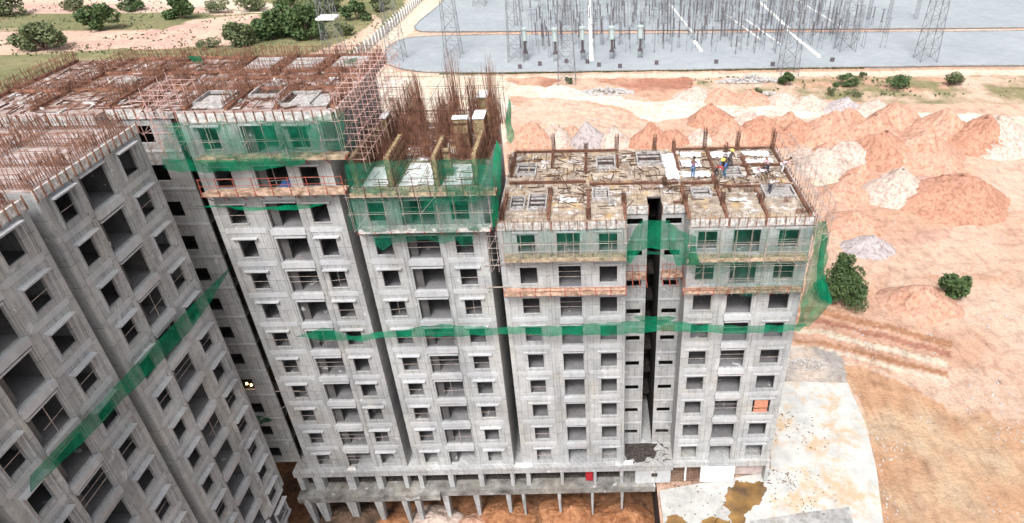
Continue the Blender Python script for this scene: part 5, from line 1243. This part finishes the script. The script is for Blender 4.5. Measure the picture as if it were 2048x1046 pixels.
# small yard boxes
for i, (x, y) in enumerate([(1040,137),(1080,131),(1133,126),(1175,127),(1198,133),(1240,136),(1313,129),(1432,127),(1545,132),(1664,123)]):
    q = G(x, y, ZY); o = MB().box(-.5, .5, -.3, .3, .1, 1.0).box(-.4, -.3, -.2, .2, 0, .1).box(.3, .4, -.2, .2, 0, .1).box(-.56, .56, -.36, .36, 1.0, 1.07).build('junction_box', M['black_steel']); o.location = (q[0], q[1], ZY)
    tag(o, 'small dark junction box near the front edge of the gravel yard', 'junction box', 'junction boxes in the gravel yard')

# compound wall and posts along the diagonal road
fn = empty('compound_wall', (*G(690,152), GZ)); tag(fn, 'long pale panel wall with raking posts climbing beside the diagonal road', 'wall')
base = Vector((*G(690,152), GZ)); pts = [Vector((*G(x, y), GZ)) for x, y in [(690,152),(716,116),(745,92),(785,56),(822,22),(850,-6),(905,-60)]]
acc = []
for a_, b_ in zip(pts, pts[1:]):
    L = (b_-a_).length; n = max(1, int(L/3.0))
    for i in range(n): acc.append(a_.lerp(b_, i/n)-base)
m_ = MB()
for p, q in zip(acc, acc[1:]):
    d = (q-p).normalized(); nn = Vector((-d.y, d.x, 0))*.08; u = Vector((0,0,2.5))
    m_.hexa([p-nn, q-nn, q+nn, p+nn, p-nn+u, q-nn+u, q+nn+u, p+nn+u])
m_.build('panel', M['alu'], fn)
for p in acc[:98]:
    MB().box(p.x+.1, p.x+.42, p.y-.3, p.y-.02, 0, 3.0).bar(p+Vector((.25,-.15,3.0)), p+Vector((-.3,0,3.6)), .1).build('post', M['trench'], fn)
m_ = MB()
for p, q in zip(acc, acc[1:]):
    for zz, dx in ((2.3,0),(2.7,-.08),(3.1,-.4)): m_.bar(p+Vector((dx,0,zz)), q+Vector((dx,0,zz)), .03)
m_.build('wire_mesh', M['galv'], fn)
# ================================================================ PEOPLE
SK = plain('skin', (.16,.09,.06), .1, 5, .6)
def cloth(name, c): return plain(name, c, .15, 5, .85)
def skin_mesh(name, joints, edges, mat, parent, sub=1):
    me = bpy.data.meshes.new(name); me.from_pydata([j[0] for j in joints], edges, []); me.materials.append(mat)
    o = bpy.data.objects.new(name, me); COL.objects.link(o); o.parent = parent
    md = o.modifiers.new('skin', 'SKIN'); md.use_smooth_shade = True
    for i, j in enumerate(joints): me.skin_vertices[0].data[i].radius = (j[1], j[1]*(j[2] if len(j) > 2 else 1))
    me.skin_vertices[0].data[0].use_root = True
    s_ = o.modifiers.new('sub', 'SUBSURF'); s_.levels = s_.render_levels = sub
    return o
def person(px, py, rz, label, shirt, trouser, hat, bend=0., reach=.3, step=.16, scale=1):
    p = at(2, ZR, px, py); root = empty('person', (p.x, p.y, ZR), rz); tag(root, label, 'person', 'workers on the low right roof'); root.scale = (scale,)*3
    c, s_ = math.cos(bend), math.sin(bend); hip = Vector((0, 0, .92-.12*s_))
    T = lambda x, u, f=0: Vector((x, -(u*s_)-f*c, hip.z+u*c-f*s_))      # u along the torso, f forward
    J = [(hip, .12, .85), (T(0,.22), .115, .8), (T(0,.42), .14, .75), (T(0,.52), .06), (T(0,.60,.01), .085), (T(0,.72,.02), .088)]
    E = [(0,1),(1,2),(2,3),(3,4),(4,5)]
    arms = []
    for sx in (-1, 1):
        k0 = len(J); sh = T(sx*.19, .45); el = sh+Vector((sx*.05, -.08-reach*.3, -.27)); wr = el+Vector((-sx*.03, -.10-reach*.3, -.20+reach*.2)); hd_ = wr+(wr-el).normalized()*.08
        J += [(sh, .055), (el, .04), (wr, .026), (hd_, .032, .6)]; E += [(2,k0),(k0,k0+1),(k0+1,k0+2),(k0+2,k0+3)]
        d = (wr-el).normalized(); side = d.cross(Vector((0,0,1))).normalized(); arms.append((sh, el))
        for i in range(4):
            f1 = hd_+d*.035+side*(i-1.5)*.02; f2 = f1+d*(.05-.006*abs(i-1.5))+Vector((0,0,-.025)); k1 = len(J); J += [(f1,.009),(f2,.007)]; E += [(k0+3,k1),(k1,k1+1)]
        th = wr+d*.03+side*sx*.04; k1 = len(J); J += [(th,.011),(th+d*.04,.009)]; E += [(k0+2,k1),(k1,k1+1)]
    legs = []
    for sx in (-1, 1):
        k0 = len(J); hj = hip+Vector((sx*.09,0,-.04)); kn = Vector((sx*.11, -.05-step*sx*.5-.1*s_, .50)); an = Vector((sx*.12, step*.3*-sx+.03, .09)); toe = an+Vector((sx*.02,-.16,-.055))
        J += [(hj,.085),(kn,.058),(an,.04),(toe,.035,.7)]; E += [(0,k0),(k0,k0+1),(k0+1,k0+2),(k0+2,k0+3)]; legs.append((hj,kn,an))
    # nose
    k1 = len(J); J.append((T(0,.68,.115), .014)); E.append((5,k1))
    skin_mesh('body', [(tuple(j[0]),)+tuple(j[1:]) for j in J], E, SK, root)
    Js = [(T(0,.02),.135,.9),(T(0,.22),.135,.85),(T(0,.42),.155,.8)]; Es = [(0,1),(1,2)]
    for sh, el in arms: k0 = len(Js); Js += [(sh,.068),(sh.lerp(el,.75),.056)]; Es += [(2,k0),(k0,k0+1)]
    skin_mesh('shirt', [(tuple(j[0]),)+tuple(j[1:]) for j in Js], Es, shirt, root)
    Jt = [(hip,.128,.9)]; Et = []
    for hj, kn, an in legs: k0 = len(Jt); Jt += [(hj,.1),(kn,.073),(an.lerp(kn,.12),.058)]; Et += [(0,k0),(k0,k0+1),(k0+1,k0+2)]
    skin_mesh('trousers', [(tuple(j[0]),)+tuple(j[1:]) for j in Jt], Et, trouser, root)
    hc = T(0,.74,.01)
    if hat:
        m_ = MB(); up_ = (T(0,1)-T(0,0)).normalized()
        m_.cyl(hc+up_*.03, hc+up_*.045, .16, .15, 12).cyl(hc+up_*.046, hc+up_*.13, .122, .075, 12).cyl(hc+up_*.131, hc+up_*.15, .075, .03, 12).build('hard_hat', hat, root)
    else:
        m_ = MB(); up_ = (T(0,1)-T(0,0)).normalized(); m_.cyl(hc-up_*.04, hc+up_*.07, .1, .095, 12).cyl(hc+up_*.071, hc+up_*.11, .095, .04, 12).build('hair', cloth('hair', (.02,.017,.015)), root)
    return root
Cw = cloth('white_cloth', (.62,.6,.62)); Cy = cloth('yellow_plastic', (.75,.62,.12)); Cb = cloth('blue_cloth', (.05,.17,.42)); Cr = cloth('red_shirt_cloth', (.50,.03,.05)); Cp = cloth('purple_cloth', (.25,.14,.26)); Cpk = cloth('pink_cloth', (.62,.42,.46)); Cdb = cloth('jeans_cloth', (.10,.20,.34)); Cg = cloth('dark_cloth', (.07,.07,.09)); Cwh = cloth('white_plastic', (.8,.8,.8))
person(1385,356, 2.6, 'worker in purple shirt and blue trousers standing on a white sheet', Cp, Cdb, None, bend=.1, scale=1.12)
person(1430,357, 1.2, 'worker in a red shirt crouching forward beside the blue-shirted one', Cr, Cg, None, bend=.8, reach=.9, scale=1.1)
person(1449,356, -.8, 'worker in blue shirt and yellow hard hat leaning on the tall column cage', Cb, Cdb, Cy, bend=.5, reach=.8, scale=1.2)
person(1458,338, .6, 'worker in dark clothes and yellow hard hat behind the blue-shirted one', Cg, Cg, Cy, bend=.2, scale=1.1)
person(1537,389, 2.2, 'worker in white shirt and white hard hat stooping over the slatted frame', Cw, Cg, Cwh, bend=.9, reach=.8, scale=1.1)
person(1514,356, .4, 'worker in pink shirt bending over the deck, nearer the tall cage', Cpk, Cw, None, bend=1.1, reach=.9, scale=1.1)
person(1534,350, -2.0, 'worker in pale pink shirt and white hard hat standing among the bending workers', Cpk, Cg, Cwh, bend=.4, reach=.5, scale=1.1)
person(1562,347, 1.8, 'worker in pink shirt bending beside the outer scaffold', Cpk, Cw, None, bend=1.0, reach=.9, scale=1.1)
